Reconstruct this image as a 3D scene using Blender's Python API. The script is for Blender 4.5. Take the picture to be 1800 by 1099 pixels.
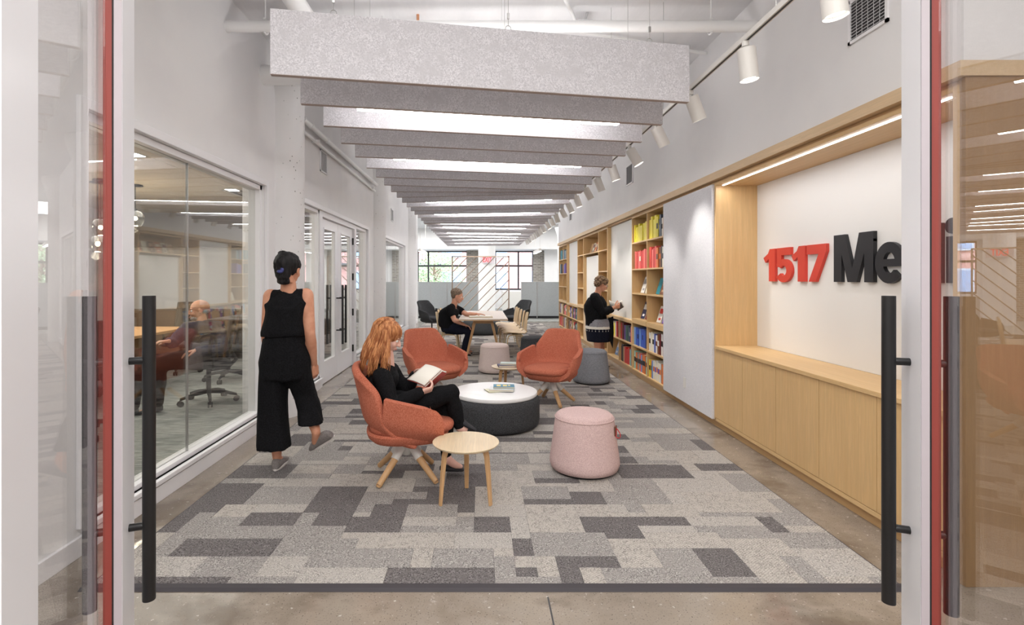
import bpy, bmesh, math, random
from mathutils import Vector, Matrix, noise, Euler
import numpy as np
for _o in list(bpy.data.objects): bpy.data.objects.remove(_o)
SC = bpy.context.scene
COL = SC.collection
R = random.Random(7)
PI = math.pi

# ---------------------------------------------------------------- camera
cam_d = bpy.data.cameras.new('camera'); cam = bpy.data.objects.new('camera', cam_d); COL.objects.link(cam)
cam.location = (0, 0, 1.4); cam.rotation_euler = (PI/2, 0, 0)
cam_d.sensor_width = 36; cam_d.sensor_fit = 'HORIZONTAL'; cam_d.lens = 18
cam_d.shift_x = 55/1800; cam_d.shift_y = -59.5/1800
cam_d.clip_start = 0.05; cam_d.clip_end = 300
SC.camera = cam
SC.view_settings.view_transform = 'Standard'; SC.view_settings.look = 'None'
SC.view_settings.gamma = 1; SC.view_settings.use_curve_mapping = False
SC.view_settings.exposure = 0.76

# ---------------------------------------------------------------- world and lights
wd = bpy.data.worlds.new('overcast_sky'); SC.world = wd; wd.use_nodes = True
bg = wd.node_tree.nodes['Background']; bg.inputs[0].default_value = (.86, .93, 1, 1); bg.inputs[1].default_value = 6.5

def area(name, loc, size, power, up=False, color=(1, .98, .95), rot=None):
    l = bpy.data.lights.new(name, 'AREA'); l.shape = 'RECTANGLE'; l.size, l.size_y = size
    l.energy = power; l.color = color
    o = bpy.data.objects.new(name, l); COL.objects.link(o); o.location = loc
    o.rotation_euler = rot or ((PI, 0, 0) if up else (0, 0, 0))
    return o
# fill lights added above the baffles, aimed up for bounce off the ceiling
area('ceiling_fill', (.1, 6.5, 3.0), (2.2, 8.0), 17, up=True)
area('ceiling_fill', (.1, 14.5, 3.0), (2.2, 7.5), 48, up=True)
# unseen fill lights added over and behind the camera
area('lobby_fill', (.1, -1.2, 3.55), (3.6, 2.6), 118)
area('lobby_fill', (0, 1.3, 3.6), (2.6, .9), 20)
# broad fill lights added under the meeting room and open office ceilings
area('meeting_room_fill', (-4.3, 5.2, 2.56), (2.6, 4.0), 60)
area('office_fill', (-2.5, 20.2, 3.55), (5, 3.5), 190)
area('office_fill', (4.5, 20.2, 3.55), (5, 3.5), 190)

# ---------------------------------------------------------------- geometry helpers
def W(u, v, Y): return Vector(((u-845)/900*Y, Y, 1.4-(v-490)/900*Y))
def V(*a): return Vector(a)

class MB:
    """collects verts and faces, then links them as one mesh object"""
    def __init__(s): s.v = []; s.f = []; s.m = []; s.cur = 0
    def add(s, vs, fs, m=None):
        n = len(s.v); s.v += [Vector(p) for p in vs]
        s.f += [tuple(i+n for i in f) for f in fs]; s.m += [s.cur if m is None else m]*len(fs)
        return s
    def box(s, a, b, M=None, m=None):
        x0, y0, z0 = a; x1, y1, z1 = b
        vs = [V(x, y, z) for z in (z0, z1) for y in (y0, y1) for x in (x0, x1)]
        if M is not None: vs = [M @ p for p in vs]
        return s.add(vs, [(0, 2, 3, 1), (4, 5, 7, 6), (0, 1, 5, 4), (2, 6, 7, 3), (0, 4, 6, 2), (1, 3, 7, 5)], m)
    def cyl(s, p0, p1, r0, r1=None, n=16, m=None, caps=True):
        if r1 is None: r1 = r0
        p0 = Vector(p0); p1 = Vector(p1); d = (p1-p0).normalized()
        a = d.orthogonal().normalized(); b = d.cross(a)
        vs = []
        for p, r in ((p0, r0), (p1, r1)):
            for i in range(n):
                t = 2*PI*i/n; vs.append(p+a*math.cos(t)*r+b*math.sin(t)*r)
        fs = [(i, (i+1) % n, n+(i+1) % n, n+i) for i in range(n)]
        if caps: fs += [tuple(range(n-1, -1, -1)), tuple(range(n, 2*n))]
        return s.add(vs, fs, m)
    def tube(s, pts, r, n=8, m=None, flat=1.0, side=None):
        pts = [Vector(p) for p in pts]; k = len(pts); rr = r if isinstance(r, (list, tuple)) else [r]*k
        vs = []; ref = Vector(side) if side else None
        for i, p in enumerate(pts):
            d = (pts[min(i+1, k-1)]-pts[max(i-1, 0)]).normalized()
            if ref is None: ref = d.orthogonal()
            a = (ref-d*ref.dot(d)).normalized(); b = d.cross(a)
            if side is None: ref = a
            for j in range(n):
                t = 2*PI*(j+.5)/n; vs.append(p+a*math.cos(t)*rr[i]+b*math.sin(t)*rr[i]*flat)
        fs = [(i*n+j, i*n+(j+1) % n, (i+1)*n+(j+1) % n, (i+1)*n+j) for i in range(k-1) for j in range(n)]
        fs += [tuple(range(n-1, -1, -1)), tuple(range((k-1)*n, k*n))]
        return s.add(vs, fs, m)
    def lathe(s, prof, n=32, c=(0, 0, 0), m=None, sx=1, sy=1):
        c = Vector(c); vs = []
        for r, z in prof:
            for j in range(n):
                t = 2*PI*j/n; vs.append(c+V(r*math.cos(t)*sx, r*math.sin(t)*sy, z))
        k = len(prof)
        fs = [(i*n+j, i*n+(j+1) % n, (i+1)*n+(j+1) % n, (i+1)*n+j) for i in range(k-1) for j in range(n)]
        if prof[0][0] > 1e-6: fs.append(tuple(range(n-1, -1, -1)))
        if prof[-1][0] > 1e-6: fs.append(tuple(range((k-1)*n, k*n)))
        return s.add(vs, fs, m)
    def ball(s, c, r, n=12, m=None, M=None):
        r = Vector((r, r, r)) if isinstance(r, (int, float)) else Vector(r); c = Vector(c); vs = []; k = n//2
        M = M or Matrix.Identity(3)
        for i in range(k+1):
            ph = PI*i/k
            for j in range(n):
                t = 2*PI*j/n
                q = V(math.sin(ph)*math.cos(t)*r.x, math.sin(ph)*math.sin(t)*r.y, -math.cos(ph)*r.z)
                vs.append(c+M @ q)
        fs = [(i*n+j, i*n+(j+1) % n, (i+1)*n+(j+1) % n, (i+1)*n+j) for i in range(k) for j in range(n)]
        return s.add(vs, fs, m)
    def grid(s, fn, nu, nv, m=None):
        vs = [fn(i/nu, j/nv) for i in range(nu+1) for j in range(nv+1)]
        fs = [(i*(nv+1)+j, (i+1)*(nv+1)+j, (i+1)*(nv+1)+j+1, i*(nv+1)+j+1) for i in range(nu) for j in range(nv)]
        return s.add(vs, fs, m)
    def prism(s, poly, fn, m=None):
        """poly: list of 2d points; fn(p, k) gives the 3d point of the back (k=0) or front (k=1) face"""
        n = len(poly)
        vs = [fn(p, 0) for p in poly]+[fn(p, 1) for p in poly]
        return s.add(vs, [tuple(range(n-1, -1, -1)), tuple(range(n, 2*n))]+[(i, (i+1) % n, n+(i+1) % n, n+i) for i in range(n)], m)
    def build(s, name, mat, parent=None, smooth=False, world=False, bevel=0, solid=0, sub=0, seg=2, merge=True, solid_off=-1):
        me = bpy.data.meshes.new(name)
        vs = s.v
        if parent is not None and world:
            P = full(parent).inverted(); vs = [P @ p for p in vs]
        me.from_pydata([tuple(p) for p in vs], [], s.f)
        for mm in (mat if isinstance(mat, (list, tuple)) else [mat]): me.materials.append(mm)
        if any(s.m): me.polygons.foreach_set('material_index', s.m)
        bm = bmesh.new(); bm.from_mesh(me)
        if merge: bmesh.ops.remove_doubles(bm, verts=bm.verts, dist=1e-5)
        bmesh.ops.recalc_face_normals(bm, faces=bm.faces)
        bm.to_mesh(me); bm.free()
        if smooth:
            me.polygons.foreach_set('use_smooth', [True]*len(me.polygons))
            if smooth == 'auto': me.set_sharp_from_angle(angle=R30)
        o = bpy.data.objects.new(name, me); COL.objects.link(o)
        if parent is not None: o.parent = parent
        if solid:
            q = o.modifiers.new('solid', 'SOLIDIFY'); q.thickness = solid; q.offset = solid_off
        if bevel:
            q = o.modifiers.new('bevel', 'BEVEL'); q.width = bevel; q.segments = seg; q.limit_method = 'ANGLE'; q.angle_limit = .6
        if sub:
            q = o.modifiers.new('sub', 'SUBSURF'); q.levels = sub; q.render_levels = sub
        return o
R30 = math.radians(35)
def full(o):
    M = Matrix.LocRotScale(o.location, o.rotation_euler, o.scale)
    return full(o.parent) @ M if o.parent else M
def tag(o, label=None, cat=None, group=None, kind=None):
    if label: o['label'] = label
    if cat: o['category'] = cat
    if group: o['group'] = group
    if kind: o['kind'] = kind
    return o
def empty(name, loc=(0, 0, 0), rz=0, label=None, cat=None, group=None, kind=None):
    o = bpy.data.objects.new(name, None); COL.objects.link(o); o.location = loc; o.rotation_euler = (0, 0, rz)
    o.empty_display_size = .1
    return tag(o, label, cat, group, kind)
def copy_tree(o, parent=None):
    c = o.copy(); COL.objects.link(c); c.parent = parent
    for ch in [x for x in o.children]: copy_tree(ch, c)
    return c
def struct(mb, name, mat, parent=None, **k):
    o = mb.build(name, mat, parent, **k)
    if parent is None: o['kind'] = 'structure'
    return o

# ---------------------------------------------------------------- materials
def newmat(name):
    m = bpy.data.materials.new(name); m.use_nodes = True; nt = m.node_tree
    return m, nt, nt.nodes['Principled BSDF'], nt.nodes.new, nt.links.new
def srgb(r, g, b):
    f = lambda c: (c/255/12.92 if c/255 <= .04045 else ((c/255+.055)/1.055)**2.4)
    return (f(r), f(g), f(b), 1)
def mixc(nt, a, b, fac):
    n = nt.nodes.new('ShaderNodeMix'); n.data_type = 'RGBA'
    for i, val in ((6, a), (7, b)):
        if isinstance(val, tuple): n.inputs[i].default_value = val
        else: nt.links.new(val, n.inputs[i])
    if isinstance(fac, (int, float)): n.inputs[0].default_value = fac
    else: nt.links.new(fac, n.inputs[0])
    return n.outputs[2]
def noise_fac(nt, scale, detail=4, rough=.6, stretch=(1, 1, 1), lo=.35, hi=.65, coord='Object'):
    tc = nt.nodes.new('ShaderNodeTexCoord'); mp = nt.nodes.new('ShaderNodeMapping'); mp.inputs['Scale'].default_value = stretch
    nt.links.new(tc.outputs[coord], mp.inputs[0])
    n = nt.nodes.new('ShaderNodeTexNoise'); n.inputs['Scale'].default_value = scale; n.inputs['Detail'].default_value = detail
    n.inputs['Roughness'].default_value = rough; nt.links.new(mp.outputs[0], n.inputs['Vector'])
    r = nt.nodes.new('ShaderNodeMapRange'); r.inputs[1].default_value = lo; r.inputs[2].default_value = hi
    nt.links.new(n.outputs[0], r.inputs[0])
    return r.outputs[0]
def bump(nt, bs, h, strength=.3, dist=.002):
    b = nt.nodes.new('ShaderNodeBump'); b.inputs['Strength'].default_value = strength; b.inputs['Distance'].default_value = dist
    nt.links.new(h, b.inputs['Height']); nt.links.new(b.outputs[0], bs.inputs['Normal'])
def plain(name, c, rough=.5, metal=0, spec=.5):
    m, nt, bs, N, L = newmat(name); bs.inputs['Base Color'].default_value = c if len(c) == 4 else (*c, 1)
    bs.inputs['Roughness'].default_value = rough; bs.inputs['Metallic'].default_value = metal
    bs.inputs['Specular IOR Level'].default_value = spec
    return m
def speckle(name, c1, c2, scale, rough=.9, stretch=(1, 1, 1), lo=.4, hi=.6, bmp=.3, dist=.002, detail=3, c3=None, s3=3, spec=.3):
    m, nt, bs, N, L = newmat(name)
    f = noise_fac(nt, scale, detail, .6, stretch, lo, hi)
    c = mixc(nt, c1, c2, f)
    if c3: c = mixc(nt, c, c3, noise_fac(nt, s3, 4, .6, (1, 1, 1), .45, .7))
    L(c, bs.inputs['Base Color']); bs.inputs['Roughness'].default_value = rough
    bs.inputs['Specular IOR Level'].default_value = spec
    if bmp: bump(nt, bs, f, bmp, dist)
    return m
def wood(name, c1, c2, axis='z', rough=.45, s=1.0):
    m, nt, bs, N, L = newmat(name)
    st = {'z': (26, 26, 1.1), 'y': (26, 1.1, 26), 'x': (1.1, 26, 26)}[axis]
    f1 = noise_fac(nt, 1.6*s, 6, .62, st, .3, .7)
    f2 = noise_fac(nt, 7*s, 3, .6, st, .35, .7)
    c = mixc(nt, c1, c2, f1)
    c = mixc(nt, c, tuple(list(x*.82 for x in c2[:3])+[1]), f2)
    L(c, bs.inputs['Base Color']); bs.inputs['Roughness'].default_value = rough
    bump(nt, bs, f2, .12, .0008)
    return m
def emit(name, c, s):
    m, nt, bs, N, L = newmat(name); bs.inputs['Base Color'].default_value = (0, 0, 0, 1)
    bs.inputs['Emission Color'].default_value = (*c, 1); bs.inputs['Emission Strength'].default_value = s
    return m
def glass(name, tint=(.95, .97, .96), ior=1.5, rough=0.0, boost=1.0):
    m, nt, bs, N, L = newmat(name)
    nt.nodes.remove(bs); out = nt.nodes['Material Output']
    fr = N('ShaderNodeFresnel'); ge = N('ShaderNodeNewGeometry'); ir = N('ShaderNodeMapRange')
    ir.inputs[3].default_value = ior; ir.inputs[4].default_value = 1/ior; L(ge.outputs['Backfacing'], ir.inputs[0]); L(ir.outputs[0], fr.inputs[0])
    mu = N('ShaderNodeMath'); mu.operation = 'MULTIPLY'; mu.use_clamp = True; mu.inputs[1].default_value = boost; L(fr.outputs[0], mu.inputs[0])
    tr = N('ShaderNodeBsdfTransparent'); tr.inputs[0].default_value = (*tint, 1)
    gl = N('ShaderNodeBsdfGlossy'); gl.inputs['Roughness'].default_value = rough; gl.inputs[0].default_value = (1, 1, 1, 1)
    mx = N('ShaderNodeMixShader'); L(mu.outputs[0], mx.inputs[0]); L(tr.outputs[0], mx.inputs[1]); L(gl.outputs[0], mx.inputs[2])
    L(mx.outputs[0], out.inputs[0])
    return m

M = {}
M['wall'] = speckle('white_wall_paint', srgb(234, 233, 233), srgb(229, 228, 229), 1.2, .75, bmp=.05, c3=None)
M['ceil'] = speckle('white_painted_concrete', srgb(236, 236, 238), srgb(216, 216, 219), 2.2, .85, (1, .25, 1), .35, .75, .5, .012, 8)
M['trim'] = plain('white_trim_paint', srgb(236, 235, 237), .35)
M['pipe'] = plain('white_pipe_paint', srgb(238, 238, 238), .4)
def m_column():
    m, nt, bs, N, L = newmat('pitted_white_concrete')
    vo = N('ShaderNodeTexVoronoi'); vo.inputs['Scale'].default_value = 16; vo.inputs['Randomness'].default_value = 1
    tc = N('ShaderNodeTexCoord'); L(tc.outputs['Object'], vo.inputs['Vector'])
    r = N('ShaderNodeMapRange'); r.inputs[1].default_value = .07; r.inputs[2].default_value = .12; L(vo.outputs['Distance'], r.inputs[0])
    f = noise_fac(nt, 3.2, 6, .7, (1, 1, 1), .45, .58)
    mx = N('ShaderNodeMath'); mx.operation = 'MAXIMUM'; L(r.outputs[0], mx.inputs[0]); L(f, mx.inputs[1])
    c = mixc(nt, srgb(120, 116, 114), srgb(226, 225, 225), mx.outputs[0])
    L(c, bs.inputs['Base Color']); bs.inputs['Roughness'].default_value = .85
    bump(nt, bs, mx.outputs[0], .6, .01)
    return m
M['column'] = m_column()
def m_concrete():
    m, nt, bs, N, L = newmat('polished_concrete')
    a = noise_fac(nt, 1.3, 8, .65, (1, 1, 1), .35, .7); b = noise_fac(nt, 11, 6, .7, (1, 1, 1), .4, .7); c = noise_fac(nt, 140, 2, .5, (1, 1, 1), .62, .7)
    d = noise_fac(nt, .9, 5, .6, (1, 1.3, 1), .52, .6)
    k = mixc(nt, srgb(132, 120, 107), srgb(168, 157, 144), a)
    k = mixc(nt, k, srgb(150, 139, 127), b)
    k = mixc(nt, k, srgb(118, 106, 93), d)
    e = noise_fac(nt, 42, 3, .5, (1, 1, 1), .66, .74); k = mixc(nt, k, srgb(198, 190, 180), e)
    k = mixc(nt, k, srgb(92, 82, 74), c)
    L(k, bs.inputs['Base Color'])
    rr = N('ShaderNodeMapRange'); rr.inputs[3].default_value = .07; rr.inputs[4].default_value = .32; L(b, rr.inputs[0]); L(rr.outputs[0], bs.inputs['Roughness'])
    bump(nt, bs, b, .06, .002)
    return m
M['concrete'] = m_concrete()
def m_carpet(name, c1, c2, c3, sc=150, diag=False):
    m, nt, bs, N, L = newmat(name)
    f = noise_fac(nt, sc, 2, .6, (1, 1, 1), .38, .62); g = noise_fac(nt, 34, 3, .6, (1, 1, 1), .4, .7)
    k = mixc(nt, c1, c2, f); k = mixc(nt, k, c3, g)
    h = f
    if diag:
        tc = N('ShaderNodeTexCoord'); mp = N('ShaderNodeMapping'); mp.inputs['Rotation'].default_value = (0, 0, .9)
        L(tc.outputs['Object'], mp.inputs[0]); w = N('ShaderNodeTexWave'); w.inputs['Scale'].default_value = 28; w.inputs['Distortion'].default_value = 1.5
        w.inputs['Detail'].default_value = 2; w.inputs['Detail Scale'].default_value = 3; L(mp.outputs[0], w.inputs['Vector'])
        r = N('ShaderNodeMapRange'); r.inputs[1].default_value = .0; r.inputs[2].default_value = .3; r.inputs[3].default_value = .45; r.inputs[4].default_value = 0; L(w.outputs['Fac'], r.inputs[0])
        k = mixc(nt, k, c1, r.outputs[0])
    L(k, bs.inputs['Base Color']); bs.inputs['Roughness'].default_value = 1; bs.inputs['Specular IOR Level'].default_value = .1
    bump(nt, bs, h, .7, .004)
    return m
M['carpet_dark'] = m_carpet('carpet_dark', srgb(74, 70, 70), srgb(148, 144, 143), srgb(116, 111, 111))
M['carpet_mid'] = m_carpet('carpet_mid', srgb(112, 108, 106), srgb(198, 194, 189), srgb(160, 155, 152))
M['carpet_light'] = m_carpet('carpet_light', srgb(136, 130, 125), srgb(214, 208, 200), srgb(200, 194, 186), 150, True)
M['carpet_pale'] = m_carpet('carpet_pale', srgb(140, 135, 131), srgb(212, 207, 200), srgb(188, 183, 177))
M['carpet_edge'] = plain('carpet_edge', srgb(62, 58, 62), .7)
M['office_carpet'] = speckle('office_carpet', srgb(104, 108, 106), srgb(180, 182, 176), 5, 1, (1.2, 14, 1), .35, .65, .4, .004, 6)
M['felt'] = speckle('grey_felt', srgb(184, 182, 187), srgb(226, 224, 228), 140, .95, (1, 1, 1), .36, .66, .25, .002, 5, c3=srgb(198, 196, 200), s3=12)
M['felt_edge'] = plain('felt_edge', srgb(170, 156, 150), .95)
M['panel_fabric'] = speckle('pale_panel_fabric', srgb(206, 206, 211), srgb(224, 223, 226), 130, .95, (1, 1, 1), .35, .65, .2, .001, 5)
M['white_panel'] = plain('white_panel', srgb(228, 226, 222), .5)
M['oak'] = wood('oak', srgb(202, 164, 112), srgb(220, 184, 132), 'z')
M['oak_y'] = wood('oak_lengthwise', srgb(202, 164, 112), srgb(222, 187, 136), 'y')
M['oak_edge'] = wood('oak_edge', srgb(206, 176, 136), srgb(224, 196, 158), 'y')
M['oak_dark'] = wood('oak_plinth', srgb(188, 148, 100), srgb(206, 168, 118), 'y')
M['oak_shaded'] = wood('shaded_oak', srgb(150, 116, 80), srgb(168, 134, 94), 'z')  # same oak for the unlit end face, shade put into the colour
M['oak_pale'] = wood('pale_oak_top', srgb(222, 198, 162), srgb(234, 213, 180), 'x')
M['oak_leg'] = wood('oak_leg', srgb(196, 152, 106), srgb(214, 172, 124), 'z')
M['birch'] = wood('birch_ply', srgb(214, 184, 138), srgb(228, 202, 160), 'z')
M['table_top'] = wood('pale_table_top', srgb(206, 190, 174), srgb(218, 204, 190), 'y')
M['orange'] = speckle('terracotta_wool', srgb(172, 92, 68), srgb(200, 122, 98), 170, .95, bmp=.3, dist=.002)
M['pink'] = speckle('pink_wool', srgb(198, 168, 166), srgb(222, 196, 192), 190, .95, bmp=.3)
M['pale_pink'] = speckle('pale_pink_wool', srgb(204, 186, 180), srgb(222, 206, 200), 190, .95, bmp=.3)
M['charcoal'] = speckle('charcoal_wool', srgb(44, 45, 47), srgb(78, 79, 82), 170, .95, bmp=.3)
M['grey_wool'] = speckle('grey_wool', srgb(118, 120, 126), srgb(150, 152, 158), 170, .95, bmp=.3)
M['dark_wool'] = speckle('dark_grey_wool', srgb(60, 62, 64), srgb(86, 88, 90), 170, .95, bmp=.3)
M['white_top'] = plain('white_laminate', srgb(236, 236, 236), .3)
M['white_metal'] = plain('white_metal', srgb(222, 220, 216), .35)
M['spot_white'] = plain('spot_housing', srgb(226, 223, 218), .4)
M['black'] = plain('matte_black_metal', srgb(20, 20, 22), .38)
M['black_soft'] = plain('black_plastic', srgb(30, 30, 32), .6)
M['mesh'] = plain('chair_mesh', srgb(58, 56, 54), .8)
M['steel'] = plain('steel', (.5, .5, .5), .35, 1)
M['bronze'] = plain('bronze_steel', srgb(150, 132, 116), .4, .6)
M['copper'] = plain('copper', (.7, .35, .2), .35, 1)
M['red_paint'] = plain('red_paint', srgb(150, 66, 58), .5)
M['frame_grey'] = plain('frame_grey', srgb(196, 188, 194), .4)
M['frame_white'] = plain('frame_white', srgb(232, 232, 236), .3)
M['gasket'] = plain('gasket', srgb(40, 34, 36), .7)
M['red_tag'] = plain('red_strap', srgb(205, 28, 34), .6)
M['leather'] = plain('brown_leather', srgb(112, 70, 52), .6)
M['sign_red'] = plain('sign_red', srgb(206, 66, 52), .5)
M['sign_red_side'] = plain('sign_red_side', srgb(170, 48, 40), .5)
M['sign_black'] = plain('sign_black', srgb(32, 32, 36), .35)
M['led'] = emit('led_strip', (1, .98, .96), 20)
M['led_niche'] = emit('niche_led', (.95, .95, 1), 7)
M['spot_lens'] = emit('spot_lens', (1, .95, .86), 7)
M['exit_red'] = emit('exit_red', (.9, .04, .05), 1.6)
M['bulb'] = emit('bulb', (1, .9, .7), 18)
M['glass'] = glass('clear_glass', (.93, .94, .92), 1.5, 0, 1.6)
M['door_glass'] = glass('door_glass', (.95, .95, .95), 1.5, 0, .8)
M['globe'] = glass('globe_glass', (.86, .85, .82), 1.5, 0.02, 1.6)
M['far_glass'] = glass('far_glass', (.9, .95, 1), 1.45)
M['window_black'] = plain('window_black', srgb(50, 52, 56), .5)
M['partition'] = speckle('grey_partition', srgb(176, 182, 184), srgb(190, 195, 197), 60, .8, bmp=.1)
M['vent_dark'] = plain('vent_dark', srgb(70, 70, 72), .7)
M['vent'] = plain('vent_metal', srgb(206, 206, 208), .5)
M['paper'] = plain('paper', srgb(236, 232, 222), .8)
M['page_edge'] = plain('page_edge', srgb(222, 212, 192), .9)
M['tile'] = speckle('ceiling_tile', srgb(214, 206, 194), srgb(206, 198, 186), 90, .9, bmp=.2)
M['walnut'] = wood('dark_walnut', srgb(84, 62, 50), srgb(108, 82, 66), 'x')
M['table_orange'] = wood('warm_table_top', srgb(190, 142, 96), srgb(206, 160, 112), 'y')
M['cloth_black'] = speckle('black_cloth', srgb(15, 15, 17), srgb(26, 26, 29), 120, .95, bmp=.3, spec=.15)
M['cloth_navy'] = speckle('navy_cloth', srgb(20, 22, 34), srgb(32, 34, 48), 120, .95, bmp=.3, spec=.15)
M['cloth_slate'] = speckle('slate_cloth', srgb(62, 62, 76), srgb(82, 82, 96), 120, .95, bmp=.3, spec=.15)
M['cloth_grey'] = speckle('grey_cloth', srgb(130, 130, 136), srgb(160, 160, 166), 120, .95, bmp=.3, spec=.15)
M['skin'] = speckle('skin', srgb(206, 150, 124), srgb(216, 162, 138), 14, .55, bmp=.05)
M['skin_pale'] = speckle('pale_skin', srgb(228, 180, 164), srgb(236, 194, 180), 14, .5, bmp=.05)
M['skin_tan'] = speckle('tan_skin', srgb(196, 138, 110), srgb(208, 152, 124), 14, .55, bmp=.05)
M['hair_black'] = speckle('black_hair', srgb(14, 13, 14), srgb(28, 25, 27), 60, .65, (1, 1, .2), bmp=.5)
M['hair_red'] = speckle('ginger_hair', srgb(146, 84, 46), srgb(208, 146, 96), 50, .45, (1, 1, .15), bmp=.4, dist=.004)
M['hair_brown'] = speckle('brown_hair', srgb(70, 52, 40), srgb(150, 122, 92), 70, .6, (1, 1, .4), bmp=.6, dist=.004)
M['hair_greybrown'] = speckle('greying_hair', srgb(92, 74, 60), srgb(140, 122, 106), 90, .7, (1, 1, .5), bmp=.5, dist=.003)
M['beard'] = speckle('grey_beard', srgb(150, 142, 136), srgb(200, 194, 190), 120, .8, bmp=.5, dist=.003)
M['shoe_grey'] = speckle('grey_knit', srgb(120, 114, 112), srgb(142, 136, 134), 150, .8, bmp=.3)
M['sole'] = plain('white_sole', srgb(214, 208, 204), .6)
M['flat_shoe'] = plain('dark_suede', srgb(34, 34, 40), .7)
M['eye'] = plain('eye_white', srgb(236, 232, 228), .3)
M['iris'] = plain('iris', srgb(44, 34, 30), .3)
M['lip'] = plain('lip', srgb(186, 110, 104), .5)
# ================================================================ setting
CZ = 3.67
mb = MB(); mb.box((-8.2, -3.2, -.12), (8.2, 24.3, 0)); struct(mb, 'floor', M['concrete'])
mb = MB(); mb.box((-8.2, -3.2, CZ), (8.2, 24.3, CZ+.15)); struct(mb, 'ceiling', M['ceil'])

def wall_x(name, x0, x1, y0, y1, ops, mat, z1=CZ):
    """a wall along y with openings (ya, yb, za, zb)"""
    mb = MB(); y = y0
    for ya, yb, za, zb in ops:
        mb.box((x0, y, 0), (x1, ya, z1))
        if za > 0: mb.box((x0, ya, 0), (x1, yb, za))
        mb.box((x0, ya, zb), (x1, yb, z1)); y = yb
    mb.box((x0, y, 0), (x1, y1, z1))
    return struct(mb, name, mat)
OPS = [(2.62, 4.80, .14, 2.27), (5.80, 9.16, .0, 2.27), (10.35, 13.65, .14, 2.27)]
wall_x('wall_left', -2.17, -2.03, -3.1, 16.5, OPS, M['wall'])
mb = MB(); mb.box((-8.2, 16.38, 0), (-2.17, 16.5, CZ)); struct(mb, 'wall_left', M['wall'])
mb = MB(); mb.box((2.22, 2.354, 2.37), (2.72, 14.62, CZ)); mb.box((2.6, 2.354, 0), (2.72, 14.62, 2.37))
mb.box((2.72, 2.354, 0), (3.52, 2.5, CZ)); mb.box((2.72, 14.5, 0), (8.2, 14.62, CZ)); mb.box((3.4, -3.1, 0), (3.52, 2.354, CZ))
struct(mb, 'wall_right', M['wall'])
mb = MB(); mb.box((-2.17, -3.2, 0), (3.52, -3.1, CZ)); struct(mb, 'wall_front', M['wall'])
mb = MB(); mb.box((-8.3, 0, 0), (-8.2, 24.3, CZ)); mb.box((8.2, 14, 0), (8.3, 24.3, CZ)); struct(mb, 'wall_outer', M['wall'])
# back wall of the office with window bays
bays = [(-7.4, -3.2), (-2.95, -.64), (.69, 2.45), (3.9, 7.6)]
mb = MB(); x = -8.2
for a, b in bays:
    mb.box((x, 24, 0), (a, 24.3, CZ)); mb.box((a, 24, 0), (b, 24.3, .87)); mb.box((a, 24, 2.7), (b, 24.3, CZ)); x = b
mb.box((x, 24, 0), (8.2, 24.3, CZ)); struct(mb, 'wall_back', M['wall'])
mb = MB(); mb.box((-8.2, 22.9, 2.72), (8.2, 24, CZ)); struct(mb, 'trim_1', M['wall'])
m, nt, bs, N, L = newmat('grey_brick'); M['brick_grey'] = m
bt = N('ShaderNodeTexBrick'); bt.inputs['Scale'].default_value = 1; bt.inputs['Brick Width'].default_value = .21; bt.inputs['Row Height'].default_value = .075
bt.inputs['Mortar Size'].default_value = .008; bt.inputs[1].default_value = srgb(150, 144, 136); bt.inputs[2].default_value = srgb(118, 112, 106); bt.inputs[3].default_value = srgb(186, 182, 176)
tc = N('ShaderNodeTexCoord'); mp = N('ShaderNodeMapping'); mp.inputs['Rotation'].default_value = (PI/2, 0, 0); L(tc.outputs['Object'], mp.inputs[0]); L(mp.outputs[0], bt.inputs[0]); L(bt.outputs[0], bs.inputs[0]); bs.inputs['Roughness'].default_value = .9
for a, b in ((-.66, -.06), (2.45, 2.95)):
    mb = MB(); mb.box((a, 23.86, 0), (b, 24, 2.72)); o = struct(mb, 'brick_pier', M['brick_grey'])
# office windows: black mullions, panes
for k, (a, b) in enumerate(bays):
    w = empty('window_%d' % (k+10), ((a+b)/2, 24.1, .87), kind='structure')
    mb = MB(); nx = 3 if b-a > 3 else 2
    xs = [a+(b-a)*i/nx for i in range(nx+1)]
    if k == 1: xs = [a, -2.46, b]
    if k == 2: xs = [a, 1.77, b]
    for q in xs: mb.box((q-.035, 24.05, .87), (q+.035, 24.12, 2.7))
    for z in (.9, 2.0, 2.68): mb.box((a, 24.04, z-.04), (b, 24.13, z+.04))
    mb.build('window_frame', M['window_black'], w, world=True)
    for i in range(len(xs)-1):
        for z0, z1 in ((.94, 1.96), (2.04, 2.64)):
            mb = MB(); mb.box((xs[i]+.035, 24.08, z0), (xs[i+1]-.035, 24.09, z1)); mb.build('pane', M['far_glass'], w, world=True)

# columns with flared capitals
def column(cx, cy, r, name='column'):
    mb = MB(); mb.lathe([(r, 0), (r, 3.2), (r*1.03, 3.24), (r*1.32, 3.55), (r*1.36, 3.6), (r*1.36, CZ)], 40, (cx, cy, 0))
    o = struct(mb, name, M['column'], smooth='auto'); return o
for cy in (.7, 5.33, 9.97, 14.62): column(-2.15, cy, .3)
column(.26, 21.6, .36)
column(3.6, 21.6, .36)

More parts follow.
